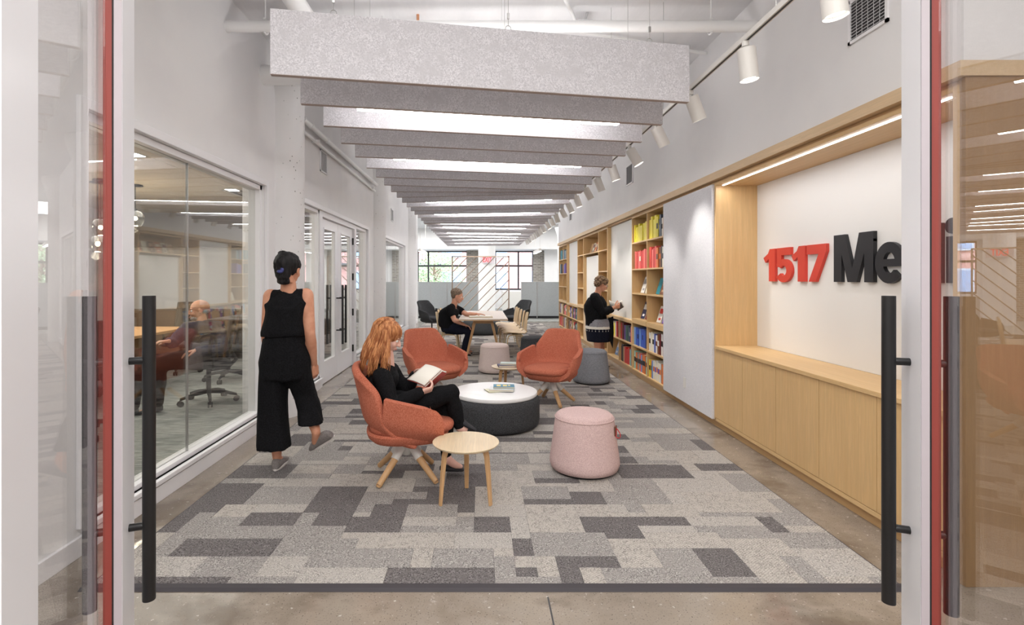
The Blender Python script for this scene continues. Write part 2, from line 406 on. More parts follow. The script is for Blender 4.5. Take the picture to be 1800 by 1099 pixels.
# left wall glazing: window_1 (meeting room), window_2 / window_3 (sidelights), window_4
def casing(mb, ya, yb, za, zb, bottom=True):
    X0, X1 = -2.03, -2.005; w = .055
    mb.box((X0, ya-w, za if za > 0 else 0), (X1, ya, zb+w)); mb.box((X0, yb, za if za > 0 else 0), (X1, yb+w, zb+w)); mb.box((X0, ya, zb), (X1, yb, zb+w))
def glazing(name, ya, yb, za, zb, joints, cas=True):
    w = empty(name, (-2.1, (ya+yb)/2, za), kind='structure')
    mb = MB()
    if cas: casing(mb, ya, yb, za, zb)
    f = .045
    for a, b in (((-2.16, ya, za), (-2.05, ya+f, zb)), ((-2.16, yb-f, za), (-2.05, yb, zb)), ((-2.16, ya, zb-f), (-2.05, yb, zb)), ((-2.16, ya, za), (-2.05, yb, za+.03))): mb.box(a, b)
    mb.build('window_frame', M['trim'], w, world=True, bevel=.004)
    if za > 0:
        mb = MB(); mb.box((-2.17, ya-.02, za-.03), (-2.0, yb+.02, za)); mb.build('window_sill', M['trim'], w, world=True, bevel=.004)
    ys = [ya+f]+joints+[yb-f]
    for i in range(len(ys)-1):
        mb = MB(); mb.box((-2.106, ys[i]+.002, za+.03), (-2.094, ys[i+1]-.002, zb-f)); mb.build('pane', M['glass'], w, world=True)
    for j in joints:
        mb = MB(); mb.box((-2.108, j-.003, za+.03), (-2.092, j+.003, zb-f)); mb.build('joint_seal', M['steel'], w, world=True)
    return w
glazing('window_1', 2.62, 4.80, .14, 2.27, [3.66])
glazing('window_4', 10.35, 13.65, .14, 2.27, [11.5, 12.6])
glazing('window_2', 5.80, 6.50, .14, 2.27, [], False)
glazing('window_3', 8.40, 9.16, .14, 2.27, [], False)
mb = MB(); casing(mb, 5.80, 9.16, 0, 2.27)
mb.box((-2.17, 6.50, 0), (-2.04, 6.61, 2.27)); mb.box((-2.17, 8.29, 0), (-2.04, 8.40, 2.27)); mb.box((-2.17, 6.61, 2.2), (-2.04, 8.29, 2.27))
mb.box((-2.17, 5.8, 0), (-2.03, 6.5, .14)); mb.box((-2.17, 8.4, 0), (-2.03, 9.16, .14))
struct(mb, 'door_frame', M['trim'], bevel=.004)
# baseboards
mb = MB()
for a, b in ((2.0, 4.98), (8.4, 9.7), (10.25, 14.3), (14.95, 16.4)): mb.box((-2.03, a, 0), (-2.012, b, .1))
mb.box((-2.03, -3, 0), (-2.012, .4, .1)); struct(mb, 'baseboard_left', M['trim'], bevel=.003)

# inner double doors
def handle_pair(parent, x_out, x_in, y, z0, z1, posts):
    for X, nm in ((x_out, 1), (x_in, 0)):
        mb = MB(); mb.cyl((X, y, z0), (X, y, z1), .016, n=16); h = mb.build('pull_handle', M['black'], parent, smooth='auto', world=True)
        for z in posts:
            mb = MB(); mb.cyl((X, y, z), (-2.10+(.025 if nm else -.025), y, z), .01, n=10); mb.build('handle_post', M['black'], h, smooth='auto', world=True)
for k, (ya, yb, hy) in enumerate(((6.62, 7.445, 7.36), (7.455, 8.28, 7.53))):
    d = empty('door_%d' % (3+k), (-2.1, ya if k == 0 else yb, 0), kind='structure')
    mb = MB(); X0, X1 = -2.125, -2.078; s = .165
    mb.box((X0, ya, .01), (X1, ya+s, 2.19)); mb.box((X0, yb-s, .01), (X1, yb, 2.19)); mb.box((X0, ya+s, .01), (X1, yb-s, .30)); mb.box((X0, ya+s, 2.06), (X1, yb-s, 2.19))
    mb.build('door_leaf', M['trim'], d, world=True)
    mb = MB(); b = .018
    for X in (X1,):
        mb.box((X-.004, ya+s-b, .30-b), (X+.006, ya+s, 2.06+b)); mb.box((X-.004, yb-s, .30-b), (X+.006, yb-s+b, 2.06+b)); mb.box((X-.004, ya+s, 2.06), (X+.006, yb-s, 2.06+b)); mb.box((X-.004, ya+s, .30-b), (X+.006, yb-s, .30))
    mb.build('glazing_bead', M['trim'], d, world=True)
    mb = MB(); mb.box((-2.104, ya+s, .30), (-2.096, yb-s, 2.06)); mb.build('pane', M['glass'], d, world=True)
    handle_pair(d, -1.985, -2.20, hy, .46, 1.31, (.66, 1.12))
    for z in (2.0, 1.43, .86, .28):
        mb = MB(); y = ya-.012 if k == 0 else yb-.012
        mb.box((-2.082, y, z-.055), (-2.066, y+.024, z+.055)); mb.cyl((-2.062, y+.012, z-.055), (-2.062, y+.012, z+.055), .008, n=8)
        mb.build('hinge', M['black'], d, world=True)

# ---------------------------------------------------------------- the open glass entrance doors around the camera
def entry_door(name, Mx, My, u, n, slabel):
    u = Vector((*u, 0)).normalized(); n = Vector((*n, 0)).normalized(); C = V(Mx, My, 0)
    P = lambda s, t, z: C+u*s+n*t+V(0, 0, z)
    d = empty(name, tuple(P(-.80, 0, 0)), label=slabel, kind='structure')
    H = 2.75
    def slab(s0, s1, t0, t1, z0, z1, mb): mb.add([P(s, t, z) for z in (z0, z1) for t in (t0, t1) for s in (s0, s1)], [(0, 2, 3, 1), (4, 5, 7, 6), (0, 1, 5, 4), (2, 6, 7, 3), (0, 4, 6, 2), (1, 3, 7, 5)])
    for nm, mat, t0, t1 in (('outer_frame', 'frame_white', .0015, .024), ('inner_frame', 'red_paint', -.024, -.0015)):
        mb = MB(); a, b, c, e = -.80, -.659, -.075, .064
        slab(a, b, t0, t1, .01, H, mb); slab(c, e, t0, t1, .01, H, mb); slab(b, c, t0, t1, .01, .24, mb); slab(b, c, t0, t1, H-.14, H, mb)
        mb.build(nm, M[mat], d, world=True, bevel=.0012)
        if t1 > 0:   # thin sheets on the reveals, shade put into their grey colour
            mb = MB(); slab(c-.003, c-.0003, .003, .0225, .24, H-.14, mb); slab(b+.0003, b+.003, .003, .0225, .24, H-.14, mb); mb.build('reveal_shade', M['frame_grey'], d, world=True)
    mb = MB(); slab(-.0765, -.0735, -.002, .002, .24, H-.14, mb); slab(-.6605, -.6575, -.002, .002, .24, H-.14, mb); mb.build('gasket', M['gasket'], d, world=True)
    mb = MB(); slab(-.6585, -.0755, -.0235, -.0185, .241, H-.141, mb); mb.build('pane', M['door_glass'], d, world=True)
    for t, sgn in ((.0765, 1), (-.0765, -1)):
        mb = MB(); mb.cyl(P(0, t, .397), P(0, t, 1.347), .0185, n=28); h = mb.build('pull_handle', M['black'], d, smooth='auto', world=True, bevel=.001)
        for z in (.63, 1.145):
            mb = MB(); mb.cyl(P(0, t, z), P(0, sgn*.024, z), .0115, n=16); mb.build('handle_post', M['black'], h, smooth='auto', world=True)
    return d
entry_door('door_1', -1.1075, 1.5715, (-.375, .927), (.927, .375), 'left glass entrance door with white and red frame, open inward')
entry_door('door_2', 1.335, 1.558, (.364, .932), (-.932, .364), 'right glass entrance door with white and red frame, open inward')
mb = MB(); mb.box((-.98, .76, 0), (-.88, .88, 2.85)); mb.box((1.10, .76, 0), (1.20, .88, 2.85)); mb.box((-.98, .76, 2.78), (1.2, .88, 2.86))
struct(mb, 'door_frame', M['frame_white'], bevel=.003)

# floor joint lines in the slab in front of the carpet
mb = MB(); mb.box((.292, .2, -.001), (.299, 2.25, .0008)); struct(mb, 'floor_joint', M['vent_dark'])

# ---------------------------------------------------------------- meeting room behind window_1
mb = MB(); mb.box((-6.7, .9, 0), (-6.6, 9.7, 2.75)); mb.box((-6.7, .8, 0), (-2.17, .9, 2.75)); mb.box((-6.7, 9.5, 0), (-2.17, 9.7, 2.75)); struct(mb, 'wall_meeting_room', M['wall'])
mb = MB(); mb.box((-6.6, 9.3, 1.98), (-2.3, 9.5, 2.6)); struct(mb, 'trim_2', plain('grey_bulkhead', srgb(150, 150, 154), .8))
mb = MB(); mb.box((-6.6, .9, .0), (-2.17, 9.5, .012)); struct(mb, 'floor_meeting_room', M['office_carpet'])
ct = empty('ceiling_meeting_room', (-4.4, 5.2, 2.6), kind='structure')
mb = MB(); mb.box((-6.6, .9, 2.615), (-2.17, 9.5, 2.75)); mb.build('ceiling_deck', M['vent_dark'], ct, world=True)
t0 = None
for i in range(4):
    for j in range(14):
        x0 = -6.6+i*1.1075; y0 = .9+j*.6143
        if t0 is None:
            mb = MB(); mb.box((.004, .004, 0), (1.1035, .6103, .014)); t0 = mb.build('ceiling_tile', M['tile'], ct); o = t0
        else: o = t0.copy(); COL.objects.link(o)
        o.location = (x0+4.4, y0-5.2, 0)
mb = MB(); mb.box((-8.2, 10.0, 2.6), (-2.17, 16.38, 2.7)); struct(mb, 'ceiling_side_room', M['tile'])
mb = MB(); mb.box((-6, 9.9, 0), (-5.9, 16.38, 2.6)); mb.box((-5.9, 9.9, 0), (-2.17, 10.0, 2.6)); struct(mb, 'wall_side_room', M['wall'])
area('side_room_light', (-4, 13, 2.55), (2, 4), 28)

# ---------------------------------------------------------------- right wall millwork
def bx(name, a, b, mat, parent=None, bev=.0015, **k):
    mb = MB(); mb.box(a, b); o = mb.build(name, M[mat] if isinstance(mat, str) else mat, parent, world=True, bevel=bev, **k)
    return o
# long header fascia
h = empty('oak_header', (2.2, 8.4, 2.31), label='long oak fascia running above the bookcases and the sign niche', cat='trim', kind='structure')
bx('fascia', (2.165, 2.31, 2.318), (2.60, 14.44, 2.388), 'oak_edge', h)
bx('fascia_end', (2.6, 2.31, 2.318), (3.4, 2.352, 2.388), 'oak_edge', h)
bx('shadow_gap', (2.215, 2.34, 2.296), (2.60, 14.42, 2.318), 'oak_dark', h)
bx('end_panel', (2.2, 2.322, .0), (3.4, 2.352, 2.318), 'oak_shaded', h)
# continuous plinth
o = bx('plinth', (2.235, 2.352, 0), (2.6, 14.42, .07), 'oak_dark'); o['kind'] = 'structure'; o.name = 'trim_3'
# niche
YN0, YN1 = 2.352, 4.81
nc = empty('oak_niche', (2.4, 3.6, 0), kind='structure'); nc.name = 'trim_4'
bx('side_panel', (2.2, YN1-.02, .07), (2.6, YN1+.012, 2.296), 'oak', nc)
bx('near_panel', (2.2, YN0, .07), (2.6, YN0+.034, 2.296), 'oak', nc)
bx('soffit', (2.2, YN0+.034, 2.27), (2.6, YN1-.02, 2.296), 'oak_y', nc)
bx('back_panel', (2.587, YN0+.034, .774), (2.599, YN1-.02, 2.27), 'white_panel', nc)
o = bx('light_channel', (2.248, YN0+.1, 2.264), (2.259, YN1-.05, 2.27), 'led_niche', nc, bev=0)
ll = area('niche_lamp', (2.254, 3.58, 2.258), (.02, 2.3), 3.5, color=(.97, .97, 1))
ct = empty('oak_worktop', (2.4, 3.6, .74), label='long oak worktop under the big letters of the wall sign', cat='worktop')
bx('top', (2.185, YN0+.034, .746), (2.587, YN1-.02, .774), 'oak_y', ct, bev=.002)
base = empty('oak_base_rail', (2.3, 3.6, .07), kind='structure'); base.name = 'trim_5'
bx('rail', (2.2, YN0, .07), (2.587, YN1, .098), 'oak_y', base)
door_px = [4.79, 4.31, 3.82, 3.332, 2.845, 2.40]
ORD = ['first', 'second', 'third', 'fourth', 'fifth', 'sixth', 'seventh', 'eighth', 'ninth', 'tenth', 'eleventh', 'twelfth', 'thirteenth', 'fourteenth', 'fifteenth', 'sixteenth', 'seventeenth', 'eighteenth', 'nineteenth', 'twentieth']
for i in range(5):
    y1, y0 = door_px[i], door_px[i+1]
    c = empty('base_cabinet', (2.4, (y0+y1)/2, .098), label='flush oak base cabinet, %s one counted from the fabric wall panel' % ORD[i], cat='cabinet', group='oak base cabinets under the sign')
    bx('body', (2.224, y0, .099), (2.586, y1, .744), 'oak', c)
    bx('door', (2.2, y0+.002, .102), (2.222, y1-.002, .742), 'oak', c, bev=.001)

# fabric wall panel
p = empty('fabric_wall_panel', (2.19, 5.46, .08), label='tall pale grey fabric panel between bookcase and sign niche', cat='wall panel')
bx('fabric_face', (2.178, 4.825, .075), (2.21, 6.115, 2.29), 'panel_fabric', p, bev=.006)
bx('backing', (2.21, 4.83, .07), (2.59, 6.11, 2.29), 'oak', p)
mb = MB(); mb.box((2.174, 5.43, .235), (2.178, 5.50, .345)); ou = mb.build('wall_outlet', M['white_metal'], None, bevel=.002)
tag(ou, 'white electrical outlet low on the pale fabric panel', 'outlet')

# bookcases: list of (name label, y far, y near, column dividers, shelf heights, top)
SH = [.084, .43, .762, 1.175, 1.52, 1.90]     # underside level of each shelf board
TOPZ = 2.29; DEP = 2.585
def bookcase(label, yN, yF, divs, shelves, zt=TOPZ, zb=.07, thick=None):
    c = empty('bookcase', (2.4, (yN+yF)/2, zb), label=label, cat='bookcase', group='oak bookcases along the right wall')
    bx('side_panel', (2.2, yN, zb), (DEP, yN+.018, zt), 'oak', c); bx('side_panel', (2.2, yF-.018, zb), (DEP, yF, zt), 'oak', c)
    bx('back_panel', (DEP, yN, zb), (2.597, yF, zt), 'oak', c)
    bx('top_panel', (2.2, yN+.018, zt-.02), (DEP, yF-.018, zt), 'oak_y', c)
    for d in divs: bx('divider', (2.203, d-.009, zb+.02), (DEP, d+.009, zt-.02), 'oak', c)
    ys = [yN+.018]+sorted(divs)+[yF-.018]
    for z in shelves:
        for i in range(len(ys)-1):
            a = ys[i]+(.009 if i else 0); b = ys[i+1]-(.009 if i < len(ys)-2 else 0)
            t = .065 if abs(z-.762) < .01 else .02
            bx('shelf', (2.201 if t < .05 else 2.196, a, z), (DEP, b, z+t), 'oak_y', c, bev=.001)
    return c
bookcase('two-column oak bookcase of yellow, red and blue books beside the fabric panel', 6.125, 7.46, [6.79], SH)
bookcase('low oak bookcase under the white panel right of the standing woman', 7.462, 8.9, [8.17], [.084, .43], zt=.762)
bookcase('single-column oak bookcase just behind the standing woman', 8.902, 9.58, [], SH)
bookcase('oak bookcase with one wide top compartment of leaning books', 9.582, 10.97, [], [1.90], zb=1.86)
bookcase('narrow oak bookcase left of the recessed panel with the wide compartment', 10.972, 11.65, [], SH)
bookcase('low oak bookcase under the second white panel, near the far end', 11.652, 13.1, [12.37], [.084, .43], zt=.762)
bookcase('farthest oak bookcase, two columns at the end of the wall', 13.102, 14.42, [13.76], SH)
def sliding_panel(label, yN, yF, z0, z1, ret=True):
    c = empty('white_wall_panel', (2.27, (yN+yF)/2, z0), label=label, cat='wall panel', group='white panels between the bookcases')
    bx('panel_face', (2.264, yN, z0), (2.29, yF-.02, z1), 'white_panel', c)
    bx('return', (2.2, yF-.02, z0), (2.29, yF, z1), 'oak', c); bx('panel_backing', (2.29, yN, z0), (2.59, yF, z1), 'oak', c)
    bx('ledge', (2.196, yN, z0-.028), (2.264, yF, z0), 'oak_y', c)
    return c
sliding_panel('white wall panel right of the standing woman above low bookshelves', 7.462, 8.9, .79, TOPZ)
sliding_panel('short white wall panel under the wide compartment of leaning books', 9.582, 10.97, .79, 1.855)
sliding_panel('farther white wall panel, above the second low bookcase', 11.652, 13.1, .79, TOPZ)
c = empty('base_cabinet', (2.4, 10.3, .07), label='flush oak cabinet below the short white panel, behind the standing woman', cat='cabinet')
bx('door', (2.2, 9.6, .09), (2.222, 10.95, .755), 'oak_edge', c); bx('body', (2.224, 9.59, .07), (2.59, 10.96, .76), 'oak', c)

# ---------------------------------------------------------------- letters of the sign
def letter(kind, ch, y_left, width, polys, label, mats, z0=1.378, hgt=.2915, holes=()):
    """polys in unit box; x to the right as seen from the aisle (towards the camera); union of prisms"""
    mb = MB()
    for j, poly in enumerate(polys):
        e = .0005*j if len(polys) < 8 else (.0007 if j in (0, len(polys)-1) and (j or ch == '5') else 0)
        mb.prism(poly, lambda p, k: V(2.587-(.024+e)*k-.001, y_left-p[0]*width, z0+p[1]*hgt), 0)
    o = mb.build(kind, mats, None, world=False, merge=False)
    tag(o, label, 'sign letter', 'raised letters of the wall sign'); return o
def arc(cx, cy, rx, ry, tx, ty, a0, a1, n=14):
    """thick arc band polygon pieces from angle a0 to a1 in degrees; tx, ty thickness"""
    out = []
    for i in range(n):
        t0, t1 = math.radians(a0+(a1-a0)*i/n), math.radians(a0+(a1-a0)*(i+1)/n)
        out.append([(cx+rx*math.cos(t0), cy+ry*math.sin(t0)), (cx+rx*math.cos(t1), cy+ry*math.sin(t1)), (cx+(rx-tx)*math.cos(t1), cy+(ry-ty)*math.sin(t1)), (cx+(rx-tx)*math.cos(t0), cy+(ry-ty)*math.sin(t0))])
    return out
ONE = [[(.48, 0), (1, 0), (1, 1), (.55, 1), (.40, .86), (0, .735), (.17, .585), (.48, .70)]]
SEVEN = [[(0, 1), (0, .745), (.62, .745), (.10, 0), (.47, 0), (1, .80), (1, 1)]]
FIVE = [[(.10, 1), (.10, .43), (.36, .43), (.36, .78), (.92, .78), (.92, 1)]] + arc(.48, .32, .50, .345, .31, .20, 148, -148, 26)
EM = [[(0, 0), (.21, 0), (.21, .60), (0, 1)], [(0, 1), (.21, .60), (.37, 0), (.57, 0), (.30, 1)], [(.43, .0), (.60, 0), (.79, .60), (.66, 1)], [(.66, 1), (.79, .60), (1, .8), (1, 1)], [(.79, 0), (1, 0), (1, .85), (.79, .62)]]
EE = arc(.5, .37, .5, .39, .29, .19, 0, 318, 30)+[[(.12, .30), (.99, .30), (1, .38), (.99, .44), (.12, .44)]]
DD = arc(.46, .37, .46, .39, .28, .19, 0, 360, 30)+[[(.70, 0), (1, 0), (1, 1), (.70, 1)]]
II = [[(.1, 0), (.9, 0), (.9, .76), (.1, .76)], [(.5+.5*math.cos(a*PI/8), .93+.13*math.sin(a*PI/8)) for a in range(16)]]
AA = arc(.46, .33, .46, .34, .28, .17, 0, 360, 30)+[[(.70, 0), (1, 0), (1, .75), (.70, .75)]]
def ly(px): return 900*2.562/(px-845)
SR = [M['sign_red']]; SB = [M['sign_black']]
letter('sign_digit', '1', ly(1342), ly(1342)-ly(1362), ONE, 'raised red digit 1, leftmost of the wall sign', SR, z0=1.376, hgt=.286)
letter('sign_digit', '5', ly(1363), ly(1363)-ly(1392), FIVE, 'raised red digit 5, second of the wall sign', SR, z0=1.376, hgt=.286)
letter('sign_digit', '1', ly(1391), ly(1391)-ly(1414.5), ONE, 'raised red digit 1 between the 5 and the 7', SR, z0=1.376, hgt=.286)
letter('sign_digit', '7', ly(1418), ly(1418)-ly(1452), SEVEN, 'raised red digit 7, last red one before the black letters', SR, z0=1.376, hgt=.286)
letter('sign_letter', 'M', ly(1465.5), ly(1465.5)-ly(1535.5), EM, 'raised black capital M of the wall sign', SB, z0=1.376, hgt=.336)
yM = ly(1538)
letter('sign_letter', 'e', yM, .225, EE, 'raised black letter e, right of the capital M', SB, z0=1.376, hgt=.336)
letter('sign_letter', 'd', yM-.24, .235, DD, 'raised black letter d, mostly behind the right door', SB, z0=1.376, hgt=.336)
letter('sign_letter', 'i', yM-.50, .085, II, 'raised black letter i seen through the right door glass', SB, z0=1.376, hgt=.336)

# ---------------------------------------------------------------- carpet: patches as parts
cp = empty('carpet', (0, 8, 0), label='patchwork grey and beige carpet covering the middle of the floor', cat='carpet')
CX0, CX1, CY0, CY1 = -1.77, 1.90, 2.33, 15.95
mb = MB(); mb.box((CX0-.012, CY0-.03, .0005), (CX1+.012, CY1, .0065)); mb.build('carpet_backing', M['carpet_edge'], cp, world=True)
mb = MB(); mb.add([V(CX0-.03, CY0-.045, .001), V(CX1+.03, CY0-.045, .001), V(CX1+.02, CY0, .001), V(CX0-.02, CY0, .001), V(CX0-.03, CY0-.03, .012), V(CX1+.03, CY0-.03, .012), V(CX1+.02, CY0, .013), V(CX0-.02, CY0, .013)],
   [(0, 1, 5, 4), (1, 2, 6, 5), (2, 3, 7, 6), (3, 0, 4, 7), (4, 5, 6, 7), (3, 2, 1, 0)]); mb.build('edge_strip', M['carpet_edge'], cp, world=True)
rc = random.Random(21)
GX = 36; cw = (CX1-CX0)/GX
rows = []; y = CY0
while y < CY1-.01:
    hh = rc.choice([.016, .055, .065, .075, .085, .1, .11]) ; hh = min(hh, CY1-y); rows.append((y, y+hh)); y += hh
occ = [[False]*GX for _ in rows]
patches = []
for j in range(len(rows)):
    i = 0
    while i < GX:
        if occ[j][i]: i += 1; continue
        thin = rows[j][1]-rows[j][0] < .03
        w = rc.choice([3, 4, 5, 6]) if thin else rc.choice([1, 2, 2, 3, 3, 3, 4, 5])
        hh = 1 if thin else rc.choice([1, 1, 2, 2, 2, 3])
        w2 = 0
        while w2 < w and i+w2 < GX and not occ[j][i+w2]: w2 += 1
        hh = min(hh, len(rows)-j)
        for jj in range(j, j+hh):
            for ii in range(i, i+w2): occ[jj][ii] = True
        jx = rc.uniform(-.02, .02)
        patches.append((CX0+i*cw, CX0+(i+w2)*cw, rows[j][0], rows[j+hh-1][1])); i += w2
cmats = ['carpet_dark', 'carpet_mid', 'carpet_light', 'carpet_pale']
near = patches[:292]; far = patches[292:]
last = 0
def pick():
    global last
    while True:
        k = rc.choices([0, 1, 2, 3], [.26, .33, .25, .16])[0]
        if k != last or rc.random() < .35: last = k; return k
for a in near:
    mb = MB(); z = .011+rc.random()*.0016; mb.box((a[0]+.0008, a[2]+.0008, .006), (a[1]-.0008, a[3]-.0008, z)); mb.build('carpet_patch', M[cmats[pick()]], cp, world=True)
for k in range(4):
    pass
mb = MB()
for a in far:
    z = .011+rc.random()*.0016; mb.cur = pick(); mb.box((a[0]+.0008, a[2]+.0008, .006), (a[1]-.0008, a[3]-.0008, z))
o = mb.build('carpet_patches', [M[c] for c in cmats], cp, world=True, merge=False); o['kind'] = 'stuff'
mb = MB(); mb.box((-8.2, 16.6, 0), (8.2, 23.9, .008)); struct(mb, 'floor_office', M['office_carpet'])
# ================================================================ baffles
BZ0, BZ1 = 2.554, 2.925
LR = []
for i in range(8): LR.append((2.9+.487*i, 2.9+.487*i+.46))
LR.append((6.80, 6.845))
for i in range(8): LR.append((7.28+.487*i, 6.92+.487*i))
LR.append((10.75, 10.80))
for i in range(8): LR.append((10.83+.487*i, 11.28+.487*i))
LR.append((14.72, 14.76))
for i in range(7): LR.append((15.22+.487*i, 14.84+.487*i))
LED = {2, 5, 11, 14, 18, 20, 23, 25, 28, 31}
BXL, BXR = -1.19, 1.36
def bw(n): return ORD[n-1] if n <= 20 else ['twenty-first', 'twenty-second', 'twenty-third', 'twenty-fourth', 'twenty-fifth', 'twenty-sixth', 'twenty-seventh', 'twenty-eighth', 'twenty-ninth', 'thirtieth', 'thirty-first', 'thirty-second', 'thirty-third', 'thirty-fourth'][n-21]
LL = math.hypot(BXR-BXL, .46)
mb = MB(); mb.box((0, -.018, BZ0), (LL, .018, BZ1)); pro = mb.build('felt_board', [M['felt']], None, bevel=.004)
mb = MB(); mb.box((.002, -.0165, BZ0-.0012), (LL-.002, .0165, BZ0+.004)); pedge = mb.build('board_edge', M['felt_edge'], None)
mb = MB(); mb.box((.36, .0185, BZ0-.003), (LL-.33, .062, BZ0+.024)); pled = mb.build('light_strip', M['led'], None)
mb = MB(); mb.cyl((0, 0, BZ1+.1), (0, 0, CZ), .0014, n=5); pcab = mb.build('cable', M['steel'], None)
mb = MB(); mb.tube([(math.cos(a*PI/8)*.017, 0, BZ1+.012+math.sin(a*PI/8)*.017) for a in range(17)], .0025, 6)
mb.cyl((0, 0, BZ1+.029), (0, 0, BZ1+.075), .0015, n=5); mb.box((-.007, -.005, BZ1+.07), (.007, .005, BZ1+.105)); phook = mb.build('hook', M['steel'], None)
protos = [pro, pedge, pled, pcab, phook]
for i, (ya, yb) in enumerate(LR):
    n = i+1; lit = n in LED
    L_ = math.hypot(BXR-BXL, yb-ya); ang = math.atan2(yb-ya, BXR-BXL)
    r = empty('acoustic_baffle', (BXL, ya, 0), ang, label='grey felt ceiling baffle, %s from the entrance%s' % (bw(n), ', with a light strip below' if lit else ''), cat='ceiling baffle', group='felt baffles hung from the ceiling')
    def cp_(p, x=0, sx=1):
        c = p.copy(); COL.objects.link(c); c.parent = r; c.location = (x, 0, 0); c.scale = (sx, 1, 1); return c
    s = L_/LL
    cp_(pro, 0, s); cp_(pedge, 0, s)
    if lit: cp_(pled, 0, s)
    for fx in (.133, .533, .895):
        cp_(pcab, fx*L_)
        if n <= 6: cp_(phook, fx*L_)
for p in protos: bpy.data.objects.remove(p)

# track and spotlights
tz = 2.745
mb = MB(); mb.box((1.485, .6, tz-.001), (1.515, 17.6, tz+.03)); mb.cur = 1; mb.box((1.494, .6, tz-.003), (1.506, 17.6, tz-.0005))
t = mb.build('light_track', [M['spot_white'], M['vent_dark']], None, bevel=0); tag(t, 'long thin white ceiling track carrying the spotlights along the right side', 'light track')
sy = [2.22+.735*k for k in range(21)]
sy[0] = 2.2; sy[1] = 2.9; sy[2] = 3.66; sy[3] = 4.4
def spot_at(y, k, tilt, twist):
    r = empty('spotlight', (1.5, y, tz-.001), twist, label='white cylinder spotlight, %s from the entrance on the right track' % (ORD[k] if k < 20 else 'last and farthest'), cat='spotlight', group='track spotlights along the right side')
    q = Vector((math.sin(tilt), 0, -math.cos(tilt))); c0 = V(0, 0, -.035)
    mb = MB(); mb.cyl((0, 0, 0), (0, 0, -.03), .02, n=12); mb.cyl((0, 0, -.03), c0+V(0, 0, -.03), .009, n=8); mb.build('stem', M['spot_white'], r, smooth='auto')
    top = c0+V(.005, 0, -.01)
    mb = MB(); mb.cyl(top, top+q*.175, .049, n=28, caps=False)
    mb.cyl(top, top-q*.002, .049, .047, n=28, caps=True); mb.cyl(top+q*.150, top+q*.1501, .0475, n=28, caps=True, m=1)
    h = mb.build('housing', [M['spot_white'], M['black_soft']], r, smooth='auto')
    mb = MB(); mb.cyl(top+q*.158, top+q*.160, .036, n=20); mb.build('lens', M['spot_lens'], r)
    if k < 14:
        l = bpy.data.lights.new('spot_beam', 'SPOT'); l.energy = 12 if k < 4 else 26; l.spot_size = 1.05; l.spot_blend = .8; l.shadow_soft_size = .035; l.color = (1, .96, .9)
        lo = bpy.data.objects.new('spot_beam', l); COL.objects.link(lo); lo.parent = r; lo.location = top+q*.18
        lo.rotation_euler = (0, -math.atan2(q.x, -q.z), 0)
for k, y in enumerate(sy):
    spot_at(y, k, (.12, .10, .42, .5)[k] if k < 4 else .42+.1*math.sin(k*2.1), (0, 0, .25, .2)[k] if k < 4 else .3*math.sin(k*1.3))
for k in range(6):   # cables holding the track
    pass
mb = MB()
for k, y in enumerate((2.6, 4.2, 6.6, 9, 11.4, 13.8, 16.2)): mb.cyl((1.5, y, tz+.03), (1.5, y, CZ), .002, n=5)
c = mb.build('track_cables', M['steel'], t)

# pipes
def pipe(name, pts, r, label, rings=(), m='pipe', n=20):
    p = empty(name, tuple(pts[0]), label=label, cat='pipe')
    mb = MB(); mb.tube(pts, r, n); mb.build('pipe_run', M[m], p, smooth='auto', world=True)
    for a, b in rings:
        a = Vector(a); b = Vector(b); mb = MB(); mb.cyl(a, b, r*1.16, n=n); mb.build('coupling', M[m], p, smooth='auto', world=True, bevel=.004)
    return p
pipe('ceiling_pipe', [V(-2.03, 4.09, 3.415), V(2.2, 4.09, 3.415)], .045, 'thin white pipe crossing under the ceiling above the first baffles')
pipe('ceiling_pipe', [V(-1.38, -2.9, 3.46), V(-1.38, 15.8, 3.46)], .075, 'thick white pipe running lengthwise along the left side of the ceiling', [((-1.38, y, 3.46), (-1.38, y+.11, 3.46)) for y in (1.0, 2.2, 3.5, 5.6, 8, 10.4)])
pipe('stub_pipe', [V(-2.03, 4.78, 3.30), V(-1.6, 4.78, 3.30), V(-.6, 4.78, 3.30)], .088, 'thick white pipe stub leaving the left wall in front of the first column', [((-1.66, 4.78, 3.3), (-1.56, 4.78, 3.3))])
pipe('wall_pipe', [V(-1.965, 5.66, 3.17), V(-1.965, 9.65, 3.17)], .032, 'white pipe pair along the left wall above the double doors', [((-1.965, y, 3.17), (-1.965, y+.07, 3.17)) for y in (5.9, 6.5, 9.2)])
pipe('wall_pipe', [V(-1.99, 5.66, 3.05), V(-1.99, 9.65, 3.05)], .018, 'thin white conduit just under the pipe along the left wall', [((-2.03, 6.15, 3.05), (-1.93, 6.15, 3.05)), ((-2.03, 9.3, 3.05), (-1.93, 9.3, 3.05))])
pipe('conduit', [V(.6, 3.9, 3.62), V(.9, 4.6, 3.62), V(2.2, 5.0, 3.6)], .016, 'thin white conduit bending across the ceiling to the right wall')
for q, (x, y) in enumerate(((-1.72, 4.09), (1.84, 4.09))):
    mb = MB(); mb.cyl((x, y, 3.46), (x, y, CZ), .006, n=6); mb.tube([(x, y+math.sin(a)*.058, 3.415+math.cos(a)*.058) for a in [i*.5 for i in range(-1, 8)]], .008, 6)
    tag(mb.build('pipe_hanger', M['pipe'], None), 'white pipe hanger hook at the %s end of the crossing pipe' % ('left', 'right')[q], 'pipe hanger')
mb = MB(); mb.box((-.06, -.05, -.03), (.06, .05, .03)); mb.cyl((0, 0, .03), (.03, .02, .12), .01, n=8)
o = mb.build('junction_box', M['vent'], None); o.location = (.88, 4.35, CZ-.12); tag(o, 'small grey junction box hanging from the ceiling above the baffles', 'junction box')
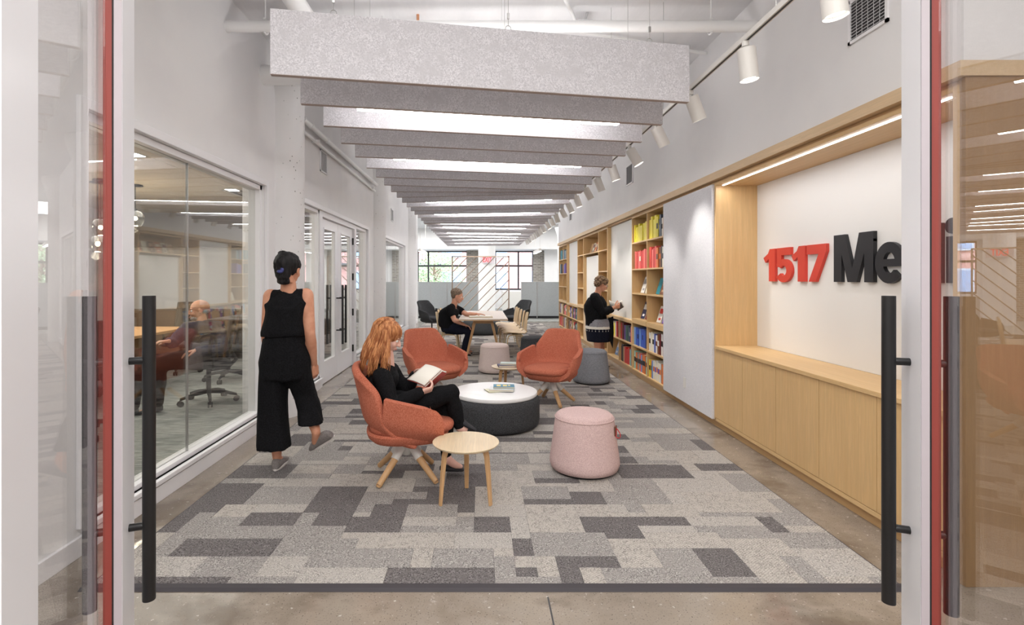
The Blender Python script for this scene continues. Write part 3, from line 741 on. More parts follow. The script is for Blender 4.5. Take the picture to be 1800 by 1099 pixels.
mb = MB(); mb.cyl((0, 0, 0), (0, 0, .05), .016, n=12); mb.cyl((0, 0, -.015), (0, 0, -.012), .028, n=14); mb.cyl((0, 0, -.012), (0, 0, .0), .005, n=6); mb.cyl((0, 0, .05), (0, 0, .245), .012, n=8)
o = mb.build('sprinkler_head', M['copper'], None, smooth='auto'); o.location = (-.54, 4.4, 3.425); tag(o, 'small copper sprinkler head above the first baffle', 'sprinkler')
# vents
def vent(x, y, z, ly_, lz, label, face, vert=False, n=14):
    r = empty('wall_vent', (x, y, z), label=label, cat='vent', group='air vents high on the walls')
    f = .018; s = face
    mb = MB(); a = .012*s
    for (y0, y1, z0, z1) in ((-ly_/2, ly_/2, -lz/2, -lz/2+f), (-ly_/2, ly_/2, lz/2-f, lz/2), (-ly_/2, -ly_/2+f, -lz/2, lz/2), (ly_/2-f, ly_/2, -lz/2, lz/2)):
        mb.box((min(0, a), y0, z0), (max(0, a), y1, z1))
    mb.build('vent_frame', M['trim'], r)
    mb = MB(); mb.box((min(0, .002*s), -ly_/2+f, -lz/2+f), (max(0, .002*s), ly_/2-f, lz/2-f)); mb.build('vent_back', M['vent_dark'] if face < 0 else M['vent'], r)
    mb = MB()
    for i in range(n):
        z = -lz/2+f+(lz-2*f)*(i+.5)/n; mb.add([V(.002*s, -ly_/2+f, z+.004), V(.002*s, ly_/2-f, z+.004), V(.010*s, ly_/2-f, z-.004), V(.010*s, -ly_/2+f, z-.004), V(.002*s, -ly_/2+f, z+.0055), V(.002*s, ly_/2-f, z+.0055), V(.010*s, ly_/2-f, z-.0025), V(.010*s, -ly_/2+f, z-.0025)], [(0, 1, 2, 3), (7, 6, 5, 4), (0, 4, 5, 1), (1, 5, 6, 2), (2, 6, 7, 3), (3, 7, 4, 0)])
    for i in range(1, 6):
        y_ = -ly_/2+f+(ly_-2*f)*i/6; mb.box((min(.003*s, .006*s), y_-.0012, -lz/2+f), (max(.003*s, .006*s), y_+.0012, lz/2-f))
    mb.build('vent_slats', M['vent'], r)
vent(2.219, 2.93, 2.93, .30, .26, 'grey louvered air vent high on the right wall nearest the entrance', -1, n=12)
vent(2.219, 7.62, 2.95, .34, .30, 'grey louvered air vent on the right wall above the bookcases', -1)
vent(2.219, 12.6, 2.96, .34, .28, 'farthest grey air vent on the right wall', -1)
vent(-2.029, 6.6, 2.9, .28, .28, 'white air vent on the left wall above the double doors', 1)
vent(-2.029, 11.7, 2.85, .28, .28, 'small white air vent on the left wall past the second column', 1)
ZC = .0128
# ================================================================ stools
def stool(x, y, rb, rt, h, mat, label, tagang=None, tilt=0):
    r = empty('pouf_stool', (x, y, ZC), label=label, cat='stool', group='soft cone-shaped stools')
    pr = [(0, .012), (rb*.86, .012), (rb*.95, .02), (rb, .055), (rb*.99, .09), (rb+(rt-rb)*.5, h*.55), (rt+.004, h-.045), (rt-.004, h-.02), (rt-.022, h-.006), (rt*.7, h+.001), (0, h+.003)]
    mb = MB(); mb.lathe(pr, 48); mb.build('upholstery', M[mat], r, smooth=True)
    mb = MB(); mb.tube([((rt+.003+(rb-rt)*.02)*math.cos(2*PI*i/48), (rt+.003+(rb-rt)*.02)*math.sin(2*PI*i/48), h-.036) for i in range(49)], .0035, 6); mb.build('piping', M[mat], r, smooth=True)
    mb = MB(); mb.cyl((0, 0, 0), (0, 0, .014), rb*.85, n=40); mb.build('foot_ring', M['black_soft'], r)
    if tagang is not None:
        a = tagang; zc = h-.11; rr = rt+(rb-rt)*((h-zc)/h)*.95+.006
        d = V(math.cos(a), math.sin(a), 0); t = V(-math.sin(a), math.cos(a), 0)
        mb = MB(); c = d*rr+V(0, 0, zc)
        mb.add([c+t*sx*.026+V(0, 0, 1)*sz*.034+d*e for e in (-.004, .004) for sz in (-1, 1) for sx in (-1, 1)], [(0, 2, 3, 1), (4, 5, 7, 6), (0, 1, 5, 4), (2, 6, 7, 3), (0, 4, 6, 2), (1, 3, 7, 5)])
        p = mb.build('leather_patch', M['leather'], r, bevel=.002)
        mb = MB(); mb.tube([c+d*(.004+.030*math.sin(q))+V(0, 0, .018-.062*(1-math.cos(q))*.5-.02*math.sin(q)) for q in [i*PI/7 for i in range(8)]]+[c+d*.004+V(0, 0, .012)], .008, 8, flat=.3, side=t); mb.build('pull_loop', M['red_tag'], r, smooth=True)
    return r
stool(.757, 3.74, .252, .208, .415, 'pink', 'large pink stool nearest the entrance with a red strap', -.45)
stool(.207, 7.61, .243, .206, .42, 'pale_pink', 'pale pink stool behind the round side table with two books')
stool(.90, 8.60, .25, .215, .42, 'charcoal', 'charcoal stool with red tag behind the right orange chair', -1.45)
stool(1.48, 6.87, .248, .205, .44, 'grey_wool', 'mid grey stool between the right orange chair and the bookcases')

# round coffee table
r = empty('coffee_table', (.136, 4.89, ZC), label='low round coffee table, white top on a charcoal drum base', cat='coffee table')
mb = MB(); mb.lathe([(0, .014), (.40, .014), (.415, .03), (.424, .07), (.424, .23), (.418, .262), (.40, .284), (0, .284)], 72); mb.build('drum_base', M['charcoal'], r, smooth=True)
mb = MB(); mb.lathe([(0, .286), (.395, .286), (.400, .290), (.402, .296), (.402, .314), (.399, .320), (0, .322)], 72); mb.build('table_top', M['white_top'], r, smooth='auto')
mb = MB(); mb.cyl((0, 0, 0), (0, 0, .016), .37, n=48); mb.build('foot_ring', M['black_soft'], r)

# round side tables
def side_table(x, y, h, a0, label):
    r = empty('side_table', (x, y, ZC), a0, label=label, cat='side table', group='round wooden side tables')
    mb = MB(); mb.lathe([(0, h-.016), (.196, h-.016), (.207, h-.006), (.209, h-.002), (.208, h), (0, h)], 64); mb.build('table_top', M['oak_pale'], r, smooth='auto')
    for k in range(3):
        a = k*2*PI/3; d = V(math.cos(a), math.sin(a), 0); s = V(-math.sin(a), math.cos(a), 0)
        pts = [d*.07+V(0, 0, h-.026), d*.115+V(0, 0, h-.026), d*.142+V(0, 0, h-.040), d*.150+V(0, 0, h-.07), d*.162+V(0, 0, h*.5), d*.177+V(0, 0, .0)]
        mb = MB(); mb.tube(pts, [.026, .027, .027, .025, .023, .018], 4, flat=.62, side=s+d*0); o = mb.build('leg', M['oak_leg'], r, bevel=.004)
    mb = MB(); mb.cyl((0, 0, h-.030), (0, 0, h-.017), .085, n=24); mb.build('leg_mount', M['oak_leg'], r)
    return r
side_table(-.093, 3.215, .366, PI/2, 'round pale oak side table in front of the seated red-haired woman')
side_table(.335, 5.98, .366, PI/2+.25, 'round pale oak side table carrying two books beside right orange chair')

# shell lounge chairs
def superell(t, a, b, p=3.0):
    c, s = math.cos(t), math.sin(t)
    return (a*math.copysign(abs(c)**(2/p), c), b*math.copysign(abs(s)**(2/p), s))
def lounge_chair(name, x, y, yaw, mat, label, base='wood', tall=1.0, group='terracotta swivel lounge chairs'):
    r = empty(name, (x, y, ZC), yaw, label=label, cat='armchair', group=group)
    # seat pan: rounded bowl closed on top
    mb = MB(); rings = []
    prof = [(.10, .262), (.60, .266), (.86, .285), (.97, .315), (1.0, .345), (.96, .358)]
    for k, z in prof:
        rings.append([V(superell(2*PI*j/40, .285*k, .275*k, 2.8)[0]+.01, superell(2*PI*j/40, .285*k, .275*k, 2.8)[1], z) for j in range(40)])
    vs = [p for q in rings for p in q]; n = 40; kk = len(rings)
    mb.add(vs, [(i*n+j, i*n+(j+1) % n, (i+1)*n+(j+1) % n, (i+1)*n+j) for i in range(kk-1) for j in range(n)]+[tuple(range(n-1, -1, -1)), tuple(range((kk-1)*n, kk*n))])
    mb.build('seat_pan', M[mat], r, smooth='auto')
    # cushion
    mb = MB(); rings = []
    for k, z, zc in [(.9, .350, 0), (1.0, .362, 0), (1.02, .385, 0), (1.0, .405, 0), (.93, .418, .0), (.75, .424, 0), (.4, .428, 0), (.1, .429, 0)]:
        rings.append([V(superell(2*PI*j/44, .285*k, .245*k, 3.4)[0]+.035, superell(2*PI*j/44, .285*k, .245*k, 3.4)[1], z) for j in range(44)])
    vs = [p for q in rings for p in q]; n = 44; kk = len(rings)
    mb.add(vs, [(i*n+j, i*n+(j+1) % n, (i+1)*n+(j+1) % n, (i+1)*n+j) for i in range(kk-1) for j in range(n)]+[tuple(range(n-1, -1, -1)), tuple(range((kk-1)*n, kk*n))])
    mb.build('seat_cushion', M[mat], r, smooth=True)
    # backrest shell
    def back(a, b):
        s = a*2-1; t = b
        w = .235+.055*math.sin(min(t*1.5, 1)*PI/2)-.085*max(0, (t-.45)/.55)**1.4
        yv = s*w
        xb = -.06-.20*math.sin(min(t/.35, 1)*PI/2)-.115*max(0, t-.2)
        xv = xb+(.13 if t < .7 else .13-.12*(t-.7)/.3)*abs(s)**2.6
        z = .275+.525*tall*t
        z -= .035*abs(s)**5*(t**6)
        z += .02*(1-abs(s))*max(0, .3-t)
        return V(xv, yv, z)
    mb = MB(); mb.grid(back, 14, 14); o = mb.build('backrest', M[mat], r, smooth=True, solid=.052, sub=1, solid_off=0)
    q = o.modifiers.new('bevel', 'BEVEL'); q.width = .018; q.segments = 3; q.limit_method = 'ANGLE'; q.angle_limit = 1.0
    o.modifiers.move(2, 1)
    for sd in (-1, 1):
        def arm(a, b):
            u = a; t = b
            top = .615-.075*u-.06*max(0, (u-.86)/.14)**2*1.0
            xx0 = -.17+.02*t; xx1 = .235-.02*t-.05*max(0, t-.85)/.15*.6
            xv = xx0+(xx1-xx0)*u
            yo = .215+.10*math.sin(min(t/.5, 1)*PI/2)+.022*t
            yo -= .045*(1-u)**2.2*(1 if t > .3 else t/.3)
            yo -= .03*max(0, (u-.8)/.2)**2
            zb = .285+.03*u+.055*(1-u)**2.5; yo -= .05*(1-u)**2*(1-t)**2
            return V(xv, sd*yo, zb+(top-zb)*t)
        mb = MB(); mb.grid(arm, 10, 10); o = mb.build('armrest', M[mat], r, smooth=True, solid=.046, sub=1, solid_off=0)
        q = o.modifiers.new('bevel', 'BEVEL'); q.width = .016; q.segments = 3; q.limit_method = 'ANGLE'; q.angle_limit = 1.0
        o.modifiers.move(2, 1)
    if base == 'wood':
        mb = MB(); mb.cyl((0, 0, .155), (0, 0, .205), .03, .045, n=16); mb.cyl((0, 0, .20), (0, 0, .268), .045, .085, n=24)
        for k in range(4):
            a = PI/4+k*PI/2; d = V(math.cos(a), math.sin(a), 0); mb.cyl(d*.03+V(0, 0, .248), d*.118+V(0, 0, .150), .036, .029, n=14)
        mb.build('hub', M['white_metal'], r, smooth='auto')
        for k in range(4):
            a = PI/4+k*PI/2; d = V(math.cos(a), math.sin(a), 0)
            mb = MB(); mb.cyl(d*.09+V(0, 0, .172), d*.267+V(0, 0, .020), .0245, .0195, n=16); mb.cyl(d*.267+V(0, 0, .020), d*.274+V(0, 0, 0.010), .0195, .013, n=16); mb.build('leg', M['oak_leg'], r, smooth='auto')
    else:
        mb = MB(); mb.cyl((0, 0, .06), (0, 0, .27), .018, n=12); mb.build('column', M['black'], r, smooth='auto')
        for k in range(4):
            a = PI/4+k*PI/2; d = V(math.cos(a), math.sin(a), 0); mb = MB(); mb.tube([d*.0+V(0, 0, .10), d*.08+V(0, 0, .085), d*.27+V(0, 0, .008)], [.012, .011, .008], 8); mb.build('leg', M['black'], r, smooth=True)
    return r
CH1 = lounge_chair('lounge_chair', -.52, 3.60, math.radians(10), 'orange', 'terracotta lounge chair in which the red-haired woman sits')
lounge_chair('lounge_chair', -.535, 5.78, math.radians(-58), 'orange', 'empty terracotta lounge chair on the left behind the red-haired woman')
lounge_chair('lounge_chair', .79, 5.72, math.radians(-122), 'orange', 'empty terracotta lounge chair on the right beside the coffee table')
lounge_chair('lounge_chair', -1.25, 13.1, math.radians(-40), 'charcoal', 'charcoal lounge chair left of the wooden table, behind the man', 'metal', 1.05, 'charcoal lounge chairs at the far end')
lounge_chair('lounge_chair', .95, 13.4, math.radians(-140), 'charcoal', 'charcoal lounge chair to the right beyond the wooden table', 'metal', 1.05, 'charcoal lounge chairs at the far end')
# large dark ottoman
r = empty('ottoman', (.03, 12.9, ZC), label='large round dark grey ottoman beyond the wooden table', cat='ottoman')
mb = MB(); mb.lathe([(0, .02), (.44, .02), (.47, .05), (.48, .12), (.47, .30), (.44, .35), (.3, .37), (0, .372)], 48); mb.build('upholstery', M['dark_wool'], r, smooth=True)
mb = MB(); mb.cyl((0, 0, 0), (0, 0, .022), .42, n=32); mb.build('foot_ring', M['black_soft'], r)

# long table
TX0, TX1, TY0, TY1 = -.375, .465, 8.72, 10.95
r = empty('long_table', ((TX0+TX1)/2, (TY0+TY1)/2, ZC), label='long pale-topped wooden table with splayed legs where the man reads', cat='table')
cxm = (TX0+TX1)/2
mb = MB(); mb.box((TX0, TY0, .692), (TX1, TY1, .712)); mb.build('table_top', M['table_top'], r, world=True, bevel=.003)
mb = MB(); mb.box((TX0+.002, TY0+.002, .682), (TX1-.002, TY1-.002, .692)); mb.build('top_edge', M['oak_leg'], r, world=True)
for yy in (9.0, 10.65):
    mb = MB(); mb.prism([(-.15, .612), (.15, .612), (.165, .682), (-.165, .682)], lambda p, k: V(cxm+p[0], yy-.02+.04*k, p[1])); mb.build('apron', M['oak_leg'], r, world=True, bevel=.002)
    for s in (-1, 1):
        mb = MB(); mb.tube([V(cxm+s*.14, yy, .682), V(cxm+s*.30, yy+(.05 if yy < 9.5 else -.05), ZC)], [.036, .024], 4, flat=.8, side=(1, 0, 0)); mb.build('leg', M['oak_leg'], r, world=True, bevel=.004)
mb = MB(); mb.box((cxm-.02, 9.0, .64), (cxm+.02, 10.65, .68)); mb.build('rail', M['oak_leg'], r, world=True)

# plywood chairs
def ply_proto():
    r = empty('plywood_chair', (0, 0, 0))
    prof = [(.215, .398), (.20, .418), (.15, .428), (.05, .420), (-.08, .410), (-.150, .415), (-.19, .445), (-.205, .50), (-.212, .58), (-.222, .66), (-.236, .74), (-.243, .785)]
    def f(a, b):
        k = a*(len(prof)-1); i = min(int(k), len(prof)-2); t = k-i
        p = V(prof[i][0]*(1-t)+prof[i+1][0]*t, 0, prof[i][1]*(1-t)+prof[i+1][1]*t)
        w = .205 if a < .45 else (.205-.035*(a-.45)/.2 if a < .65 else .170-.045*((a-.65)/.35)**1.5)
        if a < .06: w -= .02*(1-a/.06)
        if a > .94: w -= .04*((a-.94)/.06)**1.5
        s = b*2-1
        dish = .012*s*s
        return V(p.x+(dish*1.6 if a > .6 else 0), s*w, p.z+(dish*.7 if a < .45 else 0))
    mb = MB(); mb.grid(f, 33, 6); mb.build('seat_shell', M['birch'], r, smooth=True, solid=.013)
    for s in (-1, 1):
        for fx, nm in ((1, 'f'), (-1, 'b')):
            pts = [V(0, s*.12, .385), V(fx*.10, s*.150, .385), V(fx*.135, s*.165, .365), V(fx*.15, s*.175, .32), V(fx*.185+(-.02 if fx < 0 else 0), s*.20, .0)]
            mb = MB(); mb.tube(pts, [.022, .023, .024, .022, .014], 4, flat=.6, side=(0, 1, 0)); mb.build('leg', M['birch'], r, bevel=.004)
    mb = MB(); mb.box((-.05, -.13, .377), (.05, .13, .398)); mb.build('seat_mount', M['birch'], r)
    return r
pc = ply_proto(); first = True
rowlab = [('right side of the long table, nearest to the camera', .62, 9.22), ('right side of the long table, second from the front', .60, 9.66), ('right side of the long table, third from the front', .58, 10.1), ('right side of the long table, fourth from the front', .56, 10.54), ('right side of the long table, farthest from the camera', .55, 10.96)]
for i, (lb, x, y) in enumerate(rowlab):
    c = pc if i == 0 else copy_tree(pc)
    c.location = (x, y, ZC); c.rotation_euler = (0, 0, PI+(.04, -.03, .02, 0, .05)[i]); tag(c, 'pale plywood chair on the '+lb, 'chair', 'plywood chairs at the long table')
for i, (lb, x, y) in enumerate((('pale plywood chair on which the man in the black polo sits', -.58, 9.28), ('empty plywood chair left of the long table behind the seated man', -.60, 9.95), ('farther plywood chair left of the long table, mostly hidden by the man', -.60, 10.5))):
    c = copy_tree(pc); c.location = (x, y, ZC); c.rotation_euler = (0, 0, (0, .03, -.03)[i]); tag(c, lb, 'chair', 'plywood chairs at the long table')

# ---------------------------------------------------------------- books lying about
def cover(c, rough=.45):
    k = 'cover_%d_%d_%d' % c
    if k not in M: M[k] = plain(k, srgb(*c), rough)
    return M[k]
def flat_book(x, y, z, w, d, h, rz, col, label, title=None, group=None):
    r = empty('book', (x, y, z), rz, label=label, cat='book', group=group)
    mb = MB(); mb.box((-w/2, -d/2, 0), (w/2, d/2, .0022)); mb.box((-w/2, -d/2, h-.0022), (w/2, d/2, h)); mb.box((-w/2, -d/2, 0), (-w/2+.003, d/2, h)); mb.build('cover', cover(col), r)
    mb = MB(); mb.box((-w/2+.003, -d/2+.004, .0022), (w/2-.004, d/2-.004, h-.0022)); mb.build('pages', M['page_edge'], r)
    if title:
        mb = MB()
        for a, b, c_, e in title: mb.box((a*w, b*d, h-.0005), (c_*w, e*d, h+.0006))
        mb.build('cover_print', M['cover_title'], r)
    return r
M['cover_title'] = plain('cover_title', srgb(236, 214, 120), .5)
zt = .323+ZC
flat_book(.155, 4.87, zt, .21, .15, .006, .3, (226, 222, 190), 'thin pale yellow booklet, lowest on the white coffee table')
flat_book(.20, 4.87, zt+.0065, .23, .15, .016, -.12, (226, 228, 226), 'white book in the middle of the stack on the coffee table')
flat_book(.222, 4.90, zt+.023, .20, .13, .018, -.03, (52, 128, 158), 'teal book with yellow title, on top of the coffee table stack', [(-.35, -.25, -.15, .25), (-.05, -.25, .15, .25), (.2, -.1, .3, .25)])
flat_book(.30, 5.95, .367+ZC, .20, .14, .022, .1, (70, 66, 120), 'dark blue book, lower one on the far side table')
flat_book(.325, 5.97, .3895+ZC, .19, .13, .018, -.15, (190, 205, 198), 'pale green book, upper one on the far side table')
flat_book(.0, 9.15, .713, .42, .26, .016, .05, (206, 186, 150), 'large open board book lying on the long table before the man')
mb = MB(); mb.box((-.19, -.11, 0), (.19, .11, .004)); o = mb.build('paper_sheets', M['paper'], None); o.location = (-.01, 9.13, .730); o.rotation_euler = (0, 0, .1); tag(o, 'white printed sheets under the man\'s hand on the long table', 'paper')
# ================================================================ people
def loft(mb, rings, n=24, p=2.4):
    vs = []
    for c, la, hw, fw, hd in rings:
        for j in range(n):
            a, b = superell(2*PI*j/n, hw, hd, p); vs.append(Vector(c)+Vector(la)*a+Vector(fw)*b)
    k = len(rings)
    mb.add(vs, [(i*n+j, i*n+(j+1) % n, (i+1)*n+(j+1) % n, (i+1)*n+j) for i in range(k-1) for j in range(n)]+[tuple(range(n-1, -1, -1)), tuple(range((k-1)*n, k*n))])
def limb(mb, pts, rs, n=14):
    mb.tube(pts, rs, n)
    for p, r in zip(pts, rs): mb.ball(p, r*.995, 12)
def fuse(mb, voxel, smooth=4, disp=None):
    """union of overlapping closed shells as one smooth skin"""
    me = bpy.data.meshes.new('t'); me.from_pydata([tuple(p) for p in mb.v], [], mb.f)
    bm = bmesh.new(); bm.from_mesh(me); bmesh.ops.remove_doubles(bm, verts=bm.verts, dist=1e-6)
    # consistent outward normals island by island
    bmesh.ops.recalc_face_normals(bm, faces=bm.faces); bm.to_mesh(me); bm.free()
    o = bpy.data.objects.new('t', me); COL.objects.link(o)
    q = o.modifiers.new('r', 'REMESH'); q.mode = 'VOXEL'; q.voxel_size = voxel
    if smooth: q = o.modifiers.new('s', 'SMOOTH'); q.factor = .5; q.iterations = smooth
    dg = bpy.context.evaluated_depsgraph_get(); dg.update()
    ev = o.evaluated_get(dg); m2 = ev.to_mesh()
    vs = [v.co.copy() for v in m2.vertices]; ns = [v.normal.copy() for v in m2.vertices]; fs = [tuple(p.vertices) for p in m2.polygons]
    ev.to_mesh_clear(); bpy.data.objects.remove(o); bpy.data.meshes.remove(me)
    if disp: vs = [v+nn*disp(v) for v, nn in zip(vs, ns)]
    out = MB(); out.add(vs, fs); return out
def fold(amp, fx=14, fz=5):
    return lambda v: amp*(noise.noise(V(v.x*fx, v.y*fx, v.z*fz))+.5*noise.noise(V(v.x*fx*2.3, v.y*fx*2.3, v.z*fz*2.3)))
def hand(mb, w, d, n, t, curl=.35, sc=1.0, spread=.04, curls=None, thumb=None):
    """w wrist, d along the palm, n the way the palm faces, t the thumb side"""
    d = Vector(d).normalized(); n = Vector(n); n = (n-d*n.dot(d)).normalized(); t0 = d.cross(n); t = t0 if t0.dot(Vector(t)) > 0 else -t0
    w = Vector(w); rings = []
    for a, hw, hd in ((-.012, .024, .020), (.01, .026, .018), (.03, .034, .016), (.06, .040, .014), (.082, .038, .012), (.092, .034, .009)):
        rings.append((w+d*a*sc, t, hw*sc, n, hd*sc))
    loft(mb, rings, 16, 2.5)
    for k, (off, ln) in enumerate(((.030, .92), (.010, 1.0), (-.010, .95), (-.029, .76))):
        c = (curls[k] if curls else curl); p = w+(d*.082+t*off)*sc; ang = c*.45; dd = (d+t*off*spread*20).normalized()
        pts = [p-dd*.015*sc, p]
        for L_ in (.040, .026, .021):
            ang += c; v = dd*math.cos(ang)+n*math.sin(ang); p = p+v*L_*ln*sc; pts.append(p)
        limb(mb, pts, [r*sc for r in (.0085, .0092, .0086, .0078, .0066)], 10)
    th = Vector(thumb) if thumb else (d*.75+t*.6+n*.45); th.normalize()
    p = w+(d*.018+t*.026+n*.004)*sc; q = p+(th+t*.35).normalized()*.036*sc; r_ = q+th*.032*sc; s_ = r_+(th+d*.35+n*.1).normalized()*.024*sc
    limb(mb, [p, q, r_, s_], [.0135*sc, .0115*sc, .0098*sc, .0078*sc], 10)
def headmesh(mb, c, f, u, k=1.0, nose=1.0, female=False):
    f = Vector(f).normalized(); u = Vector(u); u = (u-f*u.dot(f)).normalized(); l = u.cross(f)
    Mx = Matrix((f, l, u)).transposed()
    c = Vector(c); P = lambda a, b, z: c+(f*a+l*b+u*z)*k
    mb.ball(P(-.014, 0, .030), V(.096, .076, .085)*k, 28, M=Mx)
    mb.ball(P(.020, 0, -.022), V(.072, .062, .088)*k, 24, M=Mx)
    mb.ball(P(.034, 0, -.072), V(.046, .046 if not female else .040, .032)*k, 20, M=Mx)
    mb.ball(P(.066, 0, -.094), V(.020, .022, .017)*k, 14, M=Mx)
    limb(mb, [P(.086, 0, .012), P(.104, 0, -.012), P(.108*nose, 0, -.026)], [.008*k, .0105*k, .013*k], 10)
    for s in (-1, 1):
        mb.ball(P(.100, s*.011, -.028), .0085*k, 10)
        mb.ball(P(.060, s*.036, -.030), V(.026, .022, .026)*k, 12, M=Mx)
        limb(mb, [P(.086, s*.010, .024), P(.078, s*.040, .026)], [.0085*k, .007*k], 8)
        mb.ball(P(-.004, s*.076, -.010), V(.018, .008, .030)*k, 14, M=Mx)
        mb.ball(P(.004, s*.078, .010), V(.012, .008, .012)*k, 10, M=Mx)
    limb(mb, [P(.086, -.018, -.058), P(.094, 0, -.055), P(.086, .018, -.058)], [.005*k, .0075*k, .005*k], 8)
    limb(mb, [P(.084, -.015, -.068), P(.090, 0, -.069), P(.084, .015, -.068)], [.005*k, .0078*k, .005*k], 8)
    return Mx, P
def face_bits(root, P, k, glasses=False):
    for s in (-1, 1):
        mb = MB(); mb.ball(P(.074, s*.031, .004), .0125*k, 14); mb.cur = 1; mb.ball(P(.0815, s*.0315, .004), .0065*k, 10)
        mb.build('eye', [M['eye'], M['iris']], root, world=True, smooth=True)
        mb = MB(); mb.tube([P(.088, s*.014, .026), P(.090, s*.028, .031), P(.080, s*.046, .026)], [.003*k, .0035*k, .002*k], 6); mb.build('eyebrow', M['hair_brown'], root, world=True)
    mb = MB(); mb.tube([P(.0895, -.017, -.0625), P(.1015, 0, -.061), P(.0895, .017, -.0625)], [.002*k, .0045*k, .002*k], 8); mb.build('lips', M['lip'], root, world=True, smooth=True)
    if glasses:
        mb = MB()
        for s in (-1, 1):
            mb.tube([P(.100, s*.032+.022*math.cos(a), .004+.016*math.sin(a)) for a in [i*PI/8 for i in range(17)]], .002*k, 6)
            mb.tube([P(.098, s*.055, .008), P(.04, s*.078, .010), P(-.01, s*.083, .008)], .002*k, 6)
        mb.tube([P(.101, -.010, .008), P(.101, .010, .008)], .002*k, 6)
        mb.build('glasses', M['black'], root, world=True)
def shoe(root, ank, toe, mat, sole=None, w=.042, name='shoe', heel=.05, low=False, up=None):
    ank = Vector(ank); toe = Vector(toe); up = Vector(up) if up else V(0, 0, 1)
    f = (toe-ank); f = (f-up*f.dot(up)).normalized(); s = up.cross(f)
    base = toe-up*up.dot(toe-ank)*0
    L_ = (toe-ank-up*up.dot(toe-ank)).length; drop = up.dot(toe-ank)
    b = ank+up*drop     # point under the ankle at the toe's level
    mb = MB(); hh = .045 if low else .085
    rings = []
    for a, hw, z0, z1 in ((-heel, .020, .012, hh*.8), (-heel*.6, .031, .004, hh), (0, .034, .004, hh), (L_*.35, .036, .004, hh*.78), (L_*.65, w, .004, .048 if not low else .028), (L_*.88, w*.85, .004, .036 if not low else .022), (L_*1.0, w*.45, .006, .022 if not low else .016)):
        rings.append((b+f*a+up*(z0+z1)/2, s, hw, up, (z1-z0)/2))
    loft(mb, rings, 16, 2.6); o = fuse(mb, .006, 2).build(name, M[mat], root, world=True, smooth=True)
    if sole:
        mb = MB(); vs = []; n = 24
        for z in (0, .016):
            for j in range(n):
                t = 2*PI*j/n; a = math.cos(t); bb = math.sin(t)
                vs.append(b+f*((L_+heel)/2*a+(L_-heel)/2)*1.02+s*bb*(w*.98 if a > 0 else w*.85)+up*z)
        mb.add(vs, [tuple(range(n-1, -1, -1)), tuple(range(n, 2*n))]+[(i, (i+1) % n, n+(i+1) % n, n+i) for i in range(n)]); mb.build('sole', M[sole], o, world=True, bevel=.003)
    return o
def torso_rings(J, g=0.0, hw=.165, ww=.135, cw=.15, bd=.105, lo=-.02, hi=None, belly=0):
    P_ = Vector(J['hip']); S = (Vector(J['shL'])+Vector(J['shR']))/2
    ls = (Vector(J['shL'])-Vector(J['shR'])); shw = ls.length/2; ls.normalize(); lh = Vector(J.get('lath', ls)).normalized()
    fw = Vector(J['fwd'])
    def ring(t, w, d, off=0):
        c = P_.lerp(S, t)
        bendo = Vector(J.get('bend', (0, 0, 0)))*math.sin(PI*min(max(t, 0), 1))
        la = lh.lerp(ls, min(max(t, 0), 1)).normalized(); sp = (S-P_).normalized(); f = (fw-sp*fw.dot(sp)); f = (f-la*f.dot(la)).normalized()
        return (c+f*off+bendo, la, w+g, f, d+g)
    R_ = [ring(lo*2, hw*.9, bd*.85), ring(0, hw, bd), ring(.22, (hw+ww)/2+.005, bd*.97, belly*.5), ring(.42, ww, bd*.92, belly), ring(.62, cw*.97, bd*1.03, belly*.4), ring(.80, cw*1.05, bd*1.0), ring(.93, shw*.92, bd*.80), ring(1.02, shw*.62, bd*.60), ring(1.09, .062, .055)]
    if hi: R_ = [r for r in R_[:hi]]
    return R_
